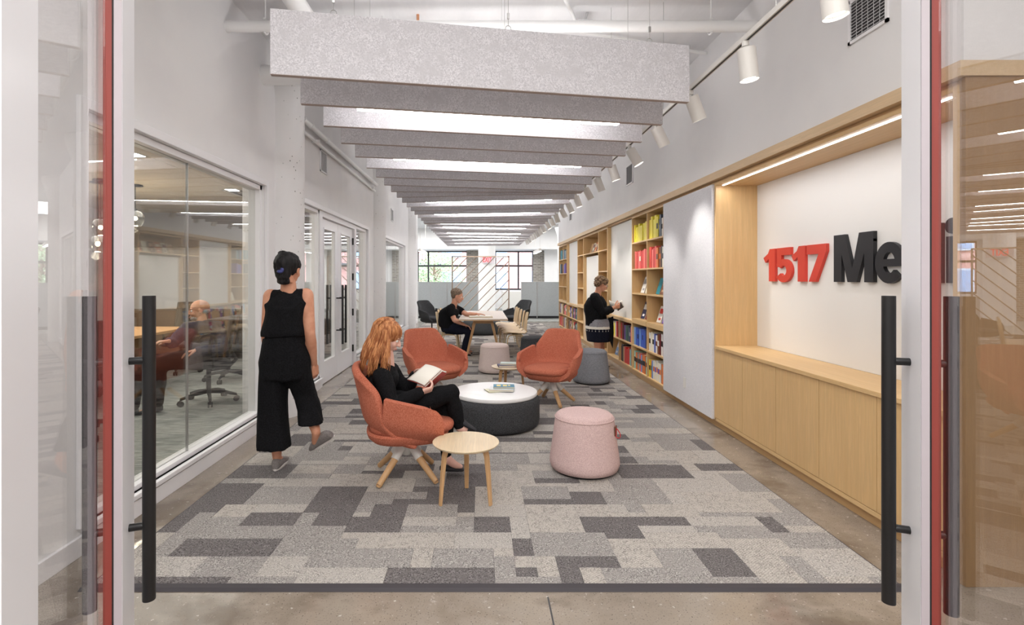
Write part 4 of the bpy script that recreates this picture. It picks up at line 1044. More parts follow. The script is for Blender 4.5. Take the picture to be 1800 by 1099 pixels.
def person(J, root, sp):
    """one continuous body; clothes, hair and shoes are children"""
    k = sp.get('k', .93); skin = M[sp['skin']]
    hc = Vector(J['head']); f = Vector(J['face']); u = Vector(J.get('headup', (0, 0, 1)))
    body = MB()
    loft(body, torso_rings(J, -.012, sp.get('hw', .165), sp.get('ww', .135), sp.get('cw', .15), sp.get('bd', .105)))
    S = (Vector(J['shL'])+Vector(J['shR']))/2
    fu = f.normalized(); uu = (u-fu*u.dot(fu)).normalized()
    limb(body, [S-V(0, 0, .02), S.lerp(hc, .45), hc-uu*.055*k-fu*.012], [.062, .050*k+.004, .050*k])
    ar = sp.get('arm', 1.0)
    for s in 'LR':
        sh, el, wr = (Vector(J[q+s]) for q in ('sh', 'el', 'wr'))
        limb(body, [sh, sh.lerp(el, .45), el, el.lerp(wr, .3), wr], [.052*ar, .045*ar, .037*ar, .038*ar, .024])
    for s in 'LR':
        hp, kn, an = (Vector(J[q+s]) for q in ('hp', 'kn', 'an'))
        limb(body, [hp, hp.lerp(kn, .5), kn, kn.lerp(an, .35), an], [.080, .070, .052, .050, .032])
        toe = Vector(J['toe'+s]); limb(body, [an, an.lerp(toe, .6)-V(0, 0, .012), toe.lerp(an, .15)], [.032, .027, .018])
    out = fuse(body, .011, 3)
    hd = MB(); Mx, P = headmesh(hd, hc, f, u, k, female=sp.get('female', False))
    hd.tube([hc-uu*.04*k-fu*.012, hc-uu*.10*k-fu*.02], [.048*k, .047*k], 16)
    h2 = fuse(hd, .0045, 3); out.add(h2.v, h2.f)
    for s in 'LR':
        a = sp['hand'+s]
        hm = MB(); wr = Vector(J['wr'+s]); el = Vector(J['el'+s]); hand(hm, wr, a['d'], a['n'], a['t'], a.get('curl', .35), a.get('sc', .95), curls=a.get('curls'), thumb=a.get('thumb'))
        limb(hm, [wr.lerp(el, .12), wr], [.026, .024]); h2 = fuse(hm, .0035, 2); out.add(h2.v, h2.f)
    o = out.build('body', skin, root, world=True, smooth=True, merge=False)
    face_bits(root, P, k, sp.get('glasses', False))
    return P, Mx, k
def garment_top(J, root, name, mat, sp, g=.014, sleeve='long', rsl=(.066, .058, .052, .044), cut=None, amp=.006, lo=-.02, extra=None, vox=.010):
    mb = MB(); loft(mb, torso_rings(J, g, sp.get('hw', .165), sp.get('ww', .135), sp.get('cw', .15), sp.get('bd', .105), lo)[:-1])
    S = (Vector(J['shL'])+Vector(J['shR']))/2
    limb(mb, [S-V(0, 0, .01), S+V(0, 0, .035)], [.07, .058])
    for s in 'LR':
        sh, el, wr = (Vector(J[q+s]) for q in ('sh', 'el', 'wr'))
        if sleeve != 'none': limb(mb, [sh, sh.lerp(S, .5)+V(0, 0, .004), S+V(0, 0, .016)], [rsl[0]*.93, rsl[0], .068])
        if sleeve == 'long': limb(mb, [sh, sh.lerp(el, .5), el, el.lerp(wr, .5), el.lerp(wr, .93)], [rsl[0], rsl[1]+.002, rsl[2], rsl[3]+.003, rsl[3]-.004])
        elif sleeve == 'short': mb.tube([sh, sh.lerp(el, .35), sh.lerp(el, .68)], [rsl[0], rsl[1]+.006, rsl[1]+.004], 18); mb.ball(sh, rsl[0], 14)
        elif sleeve == 'three': limb(mb, [sh, sh.lerp(el, .5), el, el.lerp(wr, .55)], [rsl[0], rsl[1]+.002, rsl[2], rsl[3]+.004])
        else: limb(mb, [S-V(0, 0, .02), sh.lerp(S, .22)-V(0, 0, .01)], [.062, .060]); limb(mb, [sh.lerp(S, .2)-V(0, 0, .02), sh.lerp(S, .22)-V(0, 0, .14)], [.060, .066])
    if extra: extra(mb)
    return fuse(mb, vox, 3, fold(amp)).build(name, M[mat], root, world=True, smooth=True)

# ---------------------------------------------------------------- 1 walking woman, seen from behind
Y = 3.7
J = dict(head=W(507, 474, Y), face=(.10, 1, -.06), fwd=V(.06, 1, 0),
  shL=W(476, 521, Y), shR=W(538, 519, Y+.03), elL=W(468, 588, 3.66), wrL=W(474, 628, 3.9), elR=W(545, 587, 3.68), wrR=W(552, 640, 3.78),
  hip=W(500, 640, Y), lath=(-1, -.05, .02), hpL=W(484, 652, Y), hpR=W(520, 650, Y+.02), knL=W(482, 728, 3.72), anL=W(487, 806, 3.73),
  knR=W(540, 708, 3.80), anR=W(556, 760, 3.66), toeL=V(W(499, 800, 3.88).x, 3.88, .035), toeR=W(553, 783, 3.76), bend=(0, 0, 0))
SP = dict(skin='skin_tan', hw=.165, ww=.128, cw=.150, bd=.10, arm=1.05, k=1.0, female=True,
  handL=dict(d=(.1, .5, -1), n=(.9, -.2, 0), t=(.1, 1, .2), curl=.35), handR=dict(d=(.1, .15, -1), n=(-.9, .3, 0), t=(-.2, 1, 0), curl=.45))
wk = empty('person', (-1.42, 3.7, 0), label='woman in sleeveless black top and black culottes walking away along the left', cat='person')
P, Mx, k = person(J, wk, SP)
def blouse(mb):
    la = V(1, .03, 0); fw = V(0, 1, 0)
    loft(mb, [(W(500, 590, Y), la, .158, fw, .125), (W(501, 583, Y), la, .163, fw, .130), (W(502, 565, Y), la, .150, fw, .122), (W(504, 540, Y), la, .145, fw, .118)], 24)
garment_top({**J, 'hip': W(500, 590, Y)}, wk, 'sleeveless_top', 'cloth_black', {**SP, 'hw': .145, 'ww': .140}, g=.010, sleeve='none', rsl=(.052, 0, 0, 0), lo=0, extra=blouse, amp=.007)
mb = MB(); la = V(1, .03, 0); fw = V(0, 1, 0)
loft(mb, [(W(500, 588, Y), la, .138, fw, .108), (W(500, 600, Y), la, .150, fw, .115), (W(501, 635, Y), la, .178, fw, .128), (W(502, 665, Y), la, .172, fw, .125)], 24)
for pts in (([W(482, 650, Y), .095, .105], [W(479, 700, 3.71), .100, .105], [W(479, 745, 3.70), .108, .110], [W(482, 786, 3.68), .121, .118]), ([W(521, 650, Y), .092, .105], [W(536, 690, 3.78), .082, .095], [W(544, 720, 3.75), .080, .092], [W(547, 744, 3.70), .088, .10])):
    loft(mb, [(p, V(1, 0, 0), a, V(0, 1, 0), b) for p, a, b in pts], 24)
fuse(mb, .010, 3, fold(.009, 16, 2.2)).build('culottes', M['cloth_black'], wk, world=True, smooth=True)
shoe(wk, J['anL'], V(W(501, 800, 3.92).x, 3.92, .0135), 'shoe_grey', 'sole', w=.045)
shoe(wk, J['anR'], W(547, 790, 3.80), 'shoe_grey', 'sole', w=.042, heel=.075, up=(-.62, -.45, .62))
mb = MB(); mb.ball(P(-.022, 0, .038), V(.108, .088, .092), 20, M=Mx); mb.ball(P(-.070, 0, -.005), V(.050, .066, .065), 16, M=Mx); mb.ball(P(-.078, 0, -.045), V(.034, .058, .040), 14, M=Mx)
mb.ball(P(-.03, .02, .115), V(.04, .045, .02), 12, M=Mx); mb.ball(P(-.066, 0, -.085), V(.030, .050, .030), 14, M=Mx)
fuse(mb, .006, 2, fold(.008, 40, 14)).build('hair', M['hair_black'], wk, world=True, smooth=True)
mb = MB(); mb.ball(P(-.112, .006, -.022), V(.012, .024, .013), 10, M=Mx); mb.ball(P(-.110, -.010, -.008), V(.012, .014, .02), 10, M=Mx); mb.build('hair_clip', plain('blue_clip', srgb(60, 66, 128), .4), wk, world=True, smooth=True)

# ---------------------------------------------------------------- 2 red-haired woman seated, reading
rw = empty('person', (-.58, 3.60, 0), label='red-haired woman in black jacket reading cross-legged in the front terracotta chair', cat='person')
J = dict(head=W(682, 592, 3.58), face=(1, .12, -.50), headup=(.4, 0, 1), fwd=V(1, .1, -.15),
  shL=W(687, 650, 3.75), shR=W(670, 658, 3.44), elR=W(690, 714, 3.37), wrR=W(739, 690, 3.47), elL=W(716, 694, 3.78), wrL=W(728, 658, 3.78),
  hip=V(-.70, 3.58, .50), lath=(-.1, 1, 0), hpL=V(-.60, 3.67, .50), hpR=V(-.60, 3.50, .50), knR=W(792, 691, 3.58), anR=W(808, 752, 3.62),
  knL=W(783, 716, 3.66), anL=W(784, 806, 3.62), toeR=W(822, 752, 3.62), toeL=W(815, 823, 3.62), bend=(-.045, 0, 0))
SP = dict(skin='skin_pale', hw=.150, ww=.125, cw=.135, bd=.098, arm=.92, k=.92, female=True,
  handR=dict(d=(1, .25, .25), n=(-.1, .6, .8), t=(.3, .6, .6), curl=.62, sc=.88), handL=dict(d=(1, -.15, .25), n=(.1, -.7, -.5), t=(.2, -.2, .9), curl=.5, sc=.88))
P, Mx, k = person(J, rw, SP)
garment_top(J, rw, 'jacket', 'cloth_black', SP, g=.020, sleeve='long', rsl=(.058, .057, .054, .046), amp=.008)
mb = MB(); limb(mb, [Vector(J['hpR'])+V(-.04, 0, 0), J['hpR'], Vector(J['hpR']).lerp(J['knR'], .5), J['knR'], Vector(J['knR']).lerp(J['anR'], .4), Vector(J['knR']).lerp(J['anR'], .88)], [.10, .10, .086, .066, .058, .043])
limb(mb, [Vector(J['hpL'])+V(-.04, 0, 0), J['hpL'], Vector(J['hpL']).lerp(J['knL'], .5), J['knL'], Vector(J['knL']).lerp(J['anL'], .4), Vector(J['knL']).lerp(J['anL'], .92)], [.10, .10, .086, .064, .056, .040])
fuse(mb, .009, 3, fold(.005)).build('trousers', M['cloth_black'], rw, world=True, smooth=True)
shoe(rw, V(*J['anL'])-V(0, 0, 0), W(816, 829, 3.62), 'flat_shoe', None, w=.036, low=True, heel=.045, name='flat_shoe')
shoe(rw, J['anR'], W(836, 752, 3.62)-V(0, 0, .03), 'flat_shoe', None, w=.034, low=True, heel=.03, name='flat_shoe', up=(.42, 0, .9))
mb = MB(); mb.tube([Vector(J['wrR'])+V(.01, .0, .0)+V(0, math.cos(a)*.027, math.sin(a)*.027) for a in [i*PI/8 for i in range(17)]], .0016, 5); mb.build('bracelet', M['steel'], rw, world=True)
# long ginger hair: cap and locks
rh = random.Random(5)
mb = MB(); mb.ball(P(-.022, 0, .040), V(.106, .085, .086), 24, M=Mx); mb.ball(P(-.050, 0, -.02), V(.07, .078, .08), 18, M=Mx)
cap = fuse(mb, .007, 2, fold(.004, 50, 12)); hm = MB(); hm.add(cap.v, cap.f)
fH, lH, uH = (Mx.col[i] for i in range(3))
hc = Vector(J['head'])
for i in range(420):
    ph = math.radians(rh.uniform(76, 284)); front = abs(math.degrees(ph)-180) > 80
    e0 = rh.uniform(.35, 1.45); pts = []; rs = []; wv = rh.uniform(0, 6.28); wa = rh.uniform(.004, .013); L_ = rh.uniform(.25, .335)-(.05 if front else 0); th = rh.uniform(.0035, .0065)
    if front and rh.random() < .3: L_ -= .04
    dirn = (fH*math.cos(ph)+lH*math.sin(ph))
    c0 = P(-.022, 0, .040)
    for t in range(13):
        q = t/12
        if q < .4:
            e = e0*(1-q/.4); pos = c0+dirn*math.cos(e)*(.104 if abs(math.cos(ph)) > .7 else .090)*(1+.04*rh.random())+uH*math.sin(e)*.090; last_p = pos
        else:
            s = (q-.4)/.6
            drop = V(0, 0, -1)*L_*s; out = dirn*(.018+.038*math.sin(s*2.2))
            back = V(-1, 0, 0)*(.05*s if not front else .015*s)+V(0, -.02 if dirn.y < 0 else .02, 0)*s
            pos = last_p+drop+out*s+back+dirn.cross(V(0, 0, 1))*wa*math.sin(wv+s*7)*s+dirn*wa*.6*math.sin(wv*1.7+s*8)
        pts.append(pos); rs.append(th*(1.0 if q < .75 else 1.0-(q-.75)/.25*.75))
    hm.tube(pts, rs, 5)
hm.build('hair', M['hair_red'], rw, world=True, smooth=True, merge=False)
# the open book she holds
b = empty('open_book', tuple(W(748, 668, 3.60)), label='open white-paged book with red cover held by the red-haired woman', cat='book')
A = W(716, 667, 3.55); B = W(746, 678, 3.48); C_ = W(776, 650, 3.62); D = W(748, 641, 3.70)   # left page corners: A, spine bottom B, spine top C_, D
def page(a0, a1, b0, b1, th, mat, nm, curve=.008):
    n = ((Vector(a1)-Vector(a0)).cross(Vector(b0)-Vector(a0))).normalized()
    mb = MB(); mb.grid(lambda s, t: Vector(a0).lerp(a1, t).lerp(Vector(b0).lerp(b1, t), s)+n*curve*math.sin(s*PI), 8, 2); return mb.build(nm, M[mat] if isinstance(mat, str) else mat, b, world=True, smooth=True, solid=th, solid_off=0)
page(B, C_, A, D, .006, 'paper', 'left_pages')
E_ = B+V(.030, .075, -.028); F_ = C_+V(.030, .075, -.028)
page(B+V(.004, .004, -.006), C_+V(.004, .004, -.006), E_, F_, .010, 'paper', 'right_pages')
page(B+V(.008, .0, -.014), C_+V(.008, .0, -.014), E_+V(.006, 0, -.010), F_+V(.006, 0, -.010), .003, cover((150, 52, 44)), 'cover', 0)
page(B+V(0, 0, -.007), C_+V(0, 0, -.007), A+V(0, 0, -.006), D+V(0, 0, -.006), .002, cover((150, 52, 44)), 'cover', .006)

# ---------------------------------------------------------------- 3 man in black polo at the long table
mn = empty('person', (-.5, 9.25, 0), label='man in black polo shirt reading at the long wooden table', cat='person')
J = dict(head=W(804, 520.5, 9.22), face=(1, -.05, -.32), headup=(.2, 0, 1), fwd=V(1, 0, -.1),
  shL=W(799, 541, 9.44), shR=W(791, 543, 9.02), elR=W(799, 563, 8.93), wrR=W(816, 571, 8.98), elL=W(821, 553, 9.35), wrL=W(838, 552, 9.25),
  hip=V(-.60, 9.23, .52), lath=(0, 1, 0), hpL=V(-.56, 9.32, .52), hpR=V(-.56, 9.13, .52), knR=W(824, 583, 9.08), anR=W(816, 617, 9.12),
  knL=W(825, 582, 9.36), anL=W(818, 614, 9.36), toeR=W(828, 622, 9.12), toeL=W(831, 619, 9.36), bend=(-.05, 0, 0))
SP = dict(skin='skin', hw=.19, ww=.185, cw=.195, bd=.148, arm=1.18, k=1.06,
  handR=dict(d=(1, .25, -.35), n=(-.2, 0, -1), t=(.2, 1, 0), curl=.3), handL=dict(d=(1, -.15, -.02), n=(0, 0, -1), t=(0, -1, 0), curl=.12))
P, Mx, k = person(J, mn, SP)
garment_top(J, mn, 'polo_shirt', 'cloth_black', SP, g=.016, sleeve='short', rsl=(.076, .064, 0, 0), vox=.012)
mb = MB()
for s in 'LR':
    a, b_, c_ = (Vector(J[q+s]) for q in ('hp', 'kn', 'an')); limb(mb, [a+V(-.05, 0, 0), a, a.lerp(b_, .5), b_, b_.lerp(c_, .5), b_.lerp(c_, .98)], [.105, .105, .095, .074, .066, .058])
fuse(mb, .012, 3, fold(.006)).build('trousers', M['cloth_navy'], mn, world=True, smooth=True)
for s in 'LR': shoe(mn, J['an'+s], Vector((J['toe'+s].x, J['toe'+s].y, .014)), 'black_soft', 'sole', w=.048)
mb = MB(); mb.ball(P(-.030, 0, .046), V(.105, .086, .085)*k, 20, M=Mx); mb.ball(P(-.055, 0, -.008), V(.055, .076, .056)*k, 16, M=Mx)
fuse(mb, .007, 2, fold(.003, 60, 40)).build('hair', M['hair_greybrown'], mn, world=True, smooth=True)

# ---------------------------------------------------------------- 4 woman standing at the shelves
sw = empty('person', (1.82, 8.0, 0), label='short-haired woman with glasses in black cardigan reading at the bookshelves', cat='person')
J = dict(head=W(1057, 500, 8.0), face=(1, .12, -.38), headup=(.3, 0, 1), fwd=V(1, .1, 0),
  shL=W(1049, 523, 8.18), shR=W(1045, 524, 7.84), elR=W(1060, 549, 7.76), wrR=W(1080, 540, 7.88), elL=W(1066, 548, 8.16), wrL=W(1081, 541, 8.08),
  hip=W(1051, 579, 8.0), lath=(0, 1, 0), hpL=W(1052, 581, 8.08), hpR=W(1052, 581, 7.91), knR=W(1050, 613, 7.92), anR=W(1046, 638, 7.90),
  knL=W(1057, 612, 8.08), anL=W(1056, 637, 8.1), toeR=W(1056, 647, 7.9), toeL=W(1066, 645, 8.1), bend=(-.02, 0, 0))
SP = dict(skin='skin_tan', hw=.165, ww=.165, cw=.160, bd=.155, arm=1.0, k=.95, female=True, glasses=True,
  handR=dict(d=(1, .2, .2), n=(0, .9, .3), t=(.2, 0, 1), curl=.6), handL=dict(d=(1, -.15, .2), n=(0, -.8, .3), t=(.2, 0, 1), curl=.6))
P, Mx, k = person(J, sw, SP)
garment_top(J, sw, 'cardigan', 'cloth_black', SP, g=.018, sleeve='three', rsl=(.080, .070, .062, .054), lo=.0, vox=.011)
la = V(0, 1, 0); fw = V(1, 0, 0)
def ringset(name, mat, lst, amp=.003, vox=.010):
    mb = MB(); loft(mb, [(W(u, v, 8.0), la, a, fw, b) for u, v, a, b in lst], 28); return fuse(mb, vox, 2, fold(amp, 18, 4)).build(name, M[mat], sw, world=True, smooth=True)
ringset('shirt_hem', 'cloth_grey', [(1050.5, 560, .19, .172), (1051, 566, .197, .182), (1051, 574, .20, .186)])
ringset('white_hem', 'paper', [(1051, 572, .198, .186), (1051, 577.5, .202, .190)], .001, .008)
ringset('skirt', 'cloth_navy', [(1051, 572, .185, .172), (1051, 582, .195, .182), (1051.5, 592, .192, .178), (1052, 600, .185, .172)])
mb = MB()
for i in range(22):
    a = i*2*PI/22; c = W(1051, 579.5, 8.0)+V(math.cos(a)*.190, math.sin(a)*.205, 0); mb.cyl(c, c+V(0, 0, -.018), .006, .003, n=6)
    c = W(1051, 577.5, 8.0)+V(math.cos(a)*.191, math.sin(a)*.206, 0); mb.ball(c, .006, 6)
mb.build('tassel_trim', M['paper'], sw, world=True)
mb = MB(); T0 = W(1072, 560, 7.9); mb.add([W(1068, 560, 7.86), W(1078, 556, 7.86), W(1079, 585, 7.86), W(1077, 613, 7.86), W(1072, 600, 7.86), W(1068, 560, 7.90), W(1078, 556, 7.90), W(1079, 585, 7.90), W(1077, 613, 7.88), W(1072, 600, 7.90)],
   [(0, 1, 2, 3, 4), (9, 8, 7, 6, 5), (0, 5, 6, 1), (1, 6, 7, 2), (2, 7, 8, 3), (3, 8, 9, 4), (4, 9, 5, 0)]); mb.build('cardigan_tail', M['cloth_black'], sw, world=True, bevel=.006)
for s in 'LR': shoe(sw, J['an'+s], Vector((J['an'+s].x+.15, J['an'+s].y, .001)), 'black_soft', None, w=.04, low=True)
mb = MB(); mb.ball(P(-.020, 0, .050), V(.112, .092, .088)*k, 22, M=Mx); mb.ball(P(-.068, 0, .0), V(.056, .078, .07)*k, 16, M=Mx); mb.ball(P(.045, 0, .085), V(.045, .06, .035)*k, 14, M=Mx)
fuse(mb, .007, 1, fold(.014, 45, 45)).build('hair', M['hair_brown'], sw, world=True, smooth=True)
b = empty('open_book', tuple(W(1086, 536, 7.97)), label='open book held by the standing woman at the shelves', cat='book')
page(W(1086, 545, 7.98), W(1083, 533, 7.98), W(1073, 540, 8.12), W(1071, 528, 8.12), .008, 'paper', 'left_pages')
page(W(1086, 545, 7.98), W(1083, 533, 7.98), W(1096, 538, 7.93), W(1093, 528, 7.93), .008, 'paper', 'right_pages')
page(W(1086, 547, 7.98), W(1083, 535, 7.98), W(1096.5, 540, 7.93), W(1094, 530, 7.93), .003, cover((84, 74, 70)), 'cover', 0)

# ---------------------------------------------------------------- 5 bald man in the meeting room
bm_ = empty('person', (-3.1, 5.7, 0), label='bald bearded man in slate shirt seated behind the meeting room glass', cat='person')
J = dict(head=W(350, 546, 5.6), face=(-.8, -.55, -.1), headup=(-.05, 0, 1), fwd=V(-.75, -.6, 0),
  shL=W(330, 577, 5.45), shR=W(384, 575, 5.72), elR=W(392, 612, 5.6), wrR=W(345, 616, 5.32), elL=W(303, 604, 5.3), wrL=W(297, 600, 5.05),
  hip=V(-3.08, 5.72, .52), hpL=V(-3.17, 5.60, .52), hpR=V(-3.02, 5.78, .52), knR=V(-3.38, 5.42, .52), anR=V(-3.36, 5.32, .10),
  knL=V(-3.50, 5.25, .52), anL=V(-3.52, 5.18, .10), toeR=V(-3.5, 5.2, .03), toeL=V(-3.64, 5.06, .03))
SP = dict(skin='skin', hw=.175, ww=.165, cw=.178, bd=.12, arm=1.05, k=1.0,
  handR=dict(d=(-1, -.4, -.2), n=(0, 0, -1), t=(.3, -1, 0), curl=.3), handL=dict(d=(-.8, -.6, 0), n=(0, 0, -1), t=(.5, .7, 0), curl=.3))
P, Mx, k = person(J, bm_, SP)
garment_top(J, bm_, 'shirt', 'cloth_slate', SP, g=.018, sleeve='long', rsl=(.074, .064, .058, .046), vox=.012)
mb = MB()
for s in 'LR':
    a, b_, c_ = (Vector(J[q+s]) for q in ('hp', 'kn', 'an')); limb(mb, [a, a.lerp(b_, .5), b_, b_.lerp(c_, .5), b_.lerp(c_, .98)], [.105, .095, .074, .066, .058])
fuse(mb, .014, 3, fold(.006)).build('trousers', M['cloth_black'], bm_, world=True, smooth=True)
for s in 'LR': shoe(bm_, J['an'+s], Vector((J['toe'+s].x, J['toe'+s].y, .013)), 'black_soft', None, w=.046)
mb = MB(); mb.ball(P(.046, 0, -.078), V(.050, .052, .036)*k, 16, M=Mx); mb.ball(P(.084, 0, -.052), V(.012, .026, .008)*k, 10, M=Mx)
fuse(mb, .006, 2, fold(.003, 70, 70)).build('beard', M['beard'], bm_, world=True, smooth=True)
mb = MB(); mb.ball(P(-.052, 0, -.012), V(.060, .074, .034)*k, 16, M=Mx); fuse(mb, .006, 2).build('hair_fringe', M['beard'], bm_, world=True, smooth=True)
# ================================================================ books on the shelves
rb = random.Random(11)
BCOL = dict(yellow=(238, 222, 60), cream=(232, 224, 200), white=(228, 226, 222), red=(196, 38, 34), coral=(226, 84, 76), pink=(236, 128, 120), orange=(222, 122, 58), navy=(36, 48, 92), blue=(64, 96, 190), sky=(120, 160, 212), teal=(44, 150, 170), green=(46, 92, 76), black=(36, 36, 40), charcoal=(70, 80, 92), brown=(122, 74, 46), maroon=(110, 34, 36), purple=(120, 86, 168), tan=(196, 160, 120), grey=(150, 150, 154), mint=(150, 200, 190))
def spine_mats(c, band):
    return [cover(BCOL[c]), M['page_edge'], cover(BCOL[band]) if band else cover(BCOL[c])]
book_cache = {}
def book_mesh(kind, c, band, ww, hh, dd):
    key = (kind, c, band, round(ww, 3), round(hh, 3), round(dd, 3))
    if key in book_cache: return book_cache[key]
    mb = MB(); e = .002
    if kind == 'spine':   # spine faces -x; thickness along y; depth into +x
        mb.box((0, 0, 0), (dd, e, hh), m=0); mb.box((0, ww-e, 0), (dd, ww, hh), m=0); mb.box((-.0015, 0, 0), (e, ww, hh), m=0)
        mb.box((e, e, .003), (dd-.004, ww-e, hh-.003), m=1)
        if band: mb.box((-.0022, .0005, hh*.42), (-.0014, ww-.0005, hh*.68), m=2)
    else:                 # face-out: cover faces -x
        mb.box((0, 0, 0), (e, ww, hh), m=0); mb.box((dd-e, 0, 0), (dd, ww, hh), m=0); mb.box((0, ww-e, 0), (dd, ww, hh), m=0)
        mb.box((e, .003, .003), (dd-e, ww-e, hh-.003), m=1)
        if band: mb.box((-.0008, ww*.12, hh*.55), (.0002, ww*.88, hh*.85), m=2); mb.box((-.0008, ww*.2, hh*.15), (.0002, ww*.7, hh*.28), m=2)
    o = mb.build('book', spine_mats(c, band), None, merge=False); me = o.data; bpy.data.objects.remove(o)
    book_cache[key] = me; return me
def put_book(kind, c, band, x, y, z, ww, hh, dd, tilt, label, group, rx=0):
    o = bpy.data.objects.new('book', book_mesh(kind, c, band, ww, hh, dd)); COL.objects.link(o)
    o.location = (x, y, z); o.rotation_euler = (rx, tilt, 0); tag(o, label, 'book', group)
def spines(yN, yF, z, place, seq, x=2.225, hrange=(.21, .27), fill=None):
    """seq: list of (colour, band) from the far (left in view) end towards the camera"""
    n = len(seq); y = yF-.012; avail = yF-yN-.03
    ths = [rb.uniform(.8, 1.25) for _ in seq]; tot = sum(ths); use = avail*(fill or .93)
    for i, (c, band) in enumerate(seq):
        w = use*ths[i]/tot; hh = rb.uniform(*hrange); dd = rb.uniform(.15, .19)
        w = round(w/.004)*.004; hh = round(hh/.012)*.012; dd = .17
        y -= w
        put_book('spine', c, band, x+rb.uniform(0, .012), y, z, w-.0012, hh, dd, 0, '%s%s book, %s from left %s' % (c, '-and-%s' % band if band else '', ORD[i], place), 'books '+place)
def leaning(yN, yF, z, place, seq, x=2.30):
    n = len(seq); y = yF-.03
    sp = (yF-yN-.05)/n
    if n < 3: sp = min(sp, .21); y = yN+.04+sp*n
    for i, (c, band) in enumerate(seq):
        w = min(.155, sp*.86); y -= sp
        hh = rb.choice([.22, .24, .25]); put_book('face', c, band, x, y, z+.004, w, hh, .022, .30, '%s%s leaning book, %s from left %s' % (c, '-and-%s' % band if band else '', ORD[i], place), 'books '+place)
def col(c, n, band=None): return [(c, band)]*n
Z1, Z2, Z3, Z4, Z5, Z6 = 1.9205, 1.5405, 1.1955, .8275, .4505, .1045
A1 = (6.80, 7.442); A2 = (6.143, 6.78)
spines(*A1, Z1, 'on the top shelf of the near bookcase, left column', col('yellow', 9))
spines(*A2, Z1, 'on the top shelf of the near bookcase, right column', [('yellow', None)]*4+[('yellow', 'black'), ('charcoal', 'grey'), ('charcoal', None), ('white', 'black'), ('tan', None)], hrange=(.22, .29))
spines(*A1, Z2, 'on the second shelf of the near bookcase, left column', [('pink', None), ('coral', None), ('red', None), ('pink', None), ('coral', 'cream'), ('red', None), ('coral', None), ('pink', None), ('red', None)], hrange=(.24, .26))
spines(*A2, Z2, 'on the second shelf of the near bookcase, right column', [('coral', None), ('pink', None), ('red', None), ('coral', None), ('orange', 'brown'), ('brown', 'orange'), ('black', None), ('cream', 'black')], hrange=(.24, .28))
leaning(*A1, Z3, 'on the third shelf of the near bookcase, left column', [('white', 'grey'), ('cream', 'black'), ('orange', 'white')])
leaning(*A2, Z3, 'on the third shelf of the near bookcase, right column', [('teal', None), ('brown', 'tan'), ('blue', 'sky'), ('navy', 'grey')])
leaning(*A1, Z4, 'on the fourth shelf of the near bookcase, left column', [('navy', 'white'), ('maroon', 'white'), ('cream', None)])
leaning(*A2, Z4, 'on the fourth shelf of the near bookcase, right column', [('white', 'red'), ('purple', 'teal'), ('white', 'maroon')])
spines(*A1, Z5, 'on the fifth shelf of the near bookcase, left column', [('sky', None), ('blue', None), ('blue', 'navy'), ('sky', None), ('blue', None), ('blue', 'navy'), ('blue', None), ('blue', None), ('navy', None)], hrange=(.24, .25))
spines(*A2, Z5, 'on the fifth shelf of the near bookcase, right column', [('white', 'black'), ('cream', None), ('white', 'black'), ('blue', None), ('white', 'brown'), ('brown', 'white'), ('maroon', None), ('white', 'black'), ('red', 'black')], hrange=(.22, .27))
spines(*A1, Z6, 'on the bottom shelf of the near bookcase, left column', [('mint', 'black'), ('orange', 'black'), ('grey', 'black'), ('tan', 'black'), ('coral', 'black'), ('sky', 'black'), ('orange', 'black'), ('orange', 'black'), ('mint', 'black')], hrange=(.24, .25))
spines(*A2, Z6, 'on the bottom shelf of the near bookcase, right column', [('yellow', 'black'), ('orange', 'black'), ('sky', None), ('white', 'orange'), ('cream', 'purple'), ('white', 'orange'), ('cream', 'purple'), ('white', 'orange'), ('orange', None), ('cream', None)], hrange=(.23, .25))
B1 = (8.18, 8.88); B2 = (7.48, 8.16)
spines(*B1, Z5, 'on the upper low shelf beside the standing woman', [('navy', None), ('black', 'sky'), ('orange', None), ('cream', 'black'), ('yellow', None), ('white', None), ('red', None), ('maroon', None)])
spines(*B2, Z5, 'on the upper low shelf right of the standing woman', [('red', None), ('maroon', None), ('purple', None), ('green', None), ('green', None), ('charcoal', None), ('navy', 'grey'), ('pink', None)])
leaning(*B1, Z6, 'on the bottom shelf beside the standing woman', [('sky', 'white'), ('sky', 'blue'), ('grey', None)])
spines(*B2, Z6, 'on the bottom shelf right of the standing woman', [('maroon', None), ('black', None), ('tan', None), ('red', None), ('red', None), ('red', None), ('mint', None), ('navy', None)])
C = (8.92, 9.56)
leaning(*C, Z1, 'on the top shelf of the single-column bookcase', [('cream', 'green'), ('yellow', 'green')])
leaning(*C, Z2, 'on the second shelf of the single-column bookcase', [('white', 'sky'), ('cream', None)])
leaning(*C, Z3, 'on the third shelf of the single-column bookcase', [('white', 'red'), ('grey', 'black')])
spines(*C, Z5, 'on the fifth shelf of the single-column bookcase', [('cream', None), ('grey', None), ('red', None), ('navy', None)])
leaning(9.62, 10.95, Z1, 'in the wide top compartment', [('tan', None), ('cream', 'maroon'), ('orange', 'cream'), ('brown', 'tan'), ('cream', None), ('pink', 'cream')])
E = (10.99, 11.63)
for z, s, q in ((Z1, 'top', [('yellow', None)]), (Z2, 'second', [('grey', None)]), (Z3, 'third', [('blue', 'white')]), (Z4, 'fourth', [('orange', None)])): leaning(*E, z, 'on the %s shelf of the narrow bookcase' % s, q)
leaning(*E, Z5, 'on the fifth shelf of the narrow bookcase', [('sky', 'white'), ('cream', None)])
mix = list(BCOL)
def rnd(n): return [(rb.choice(mix), rb.choice([None, None, 'white', 'black'])) for _ in range(n)]
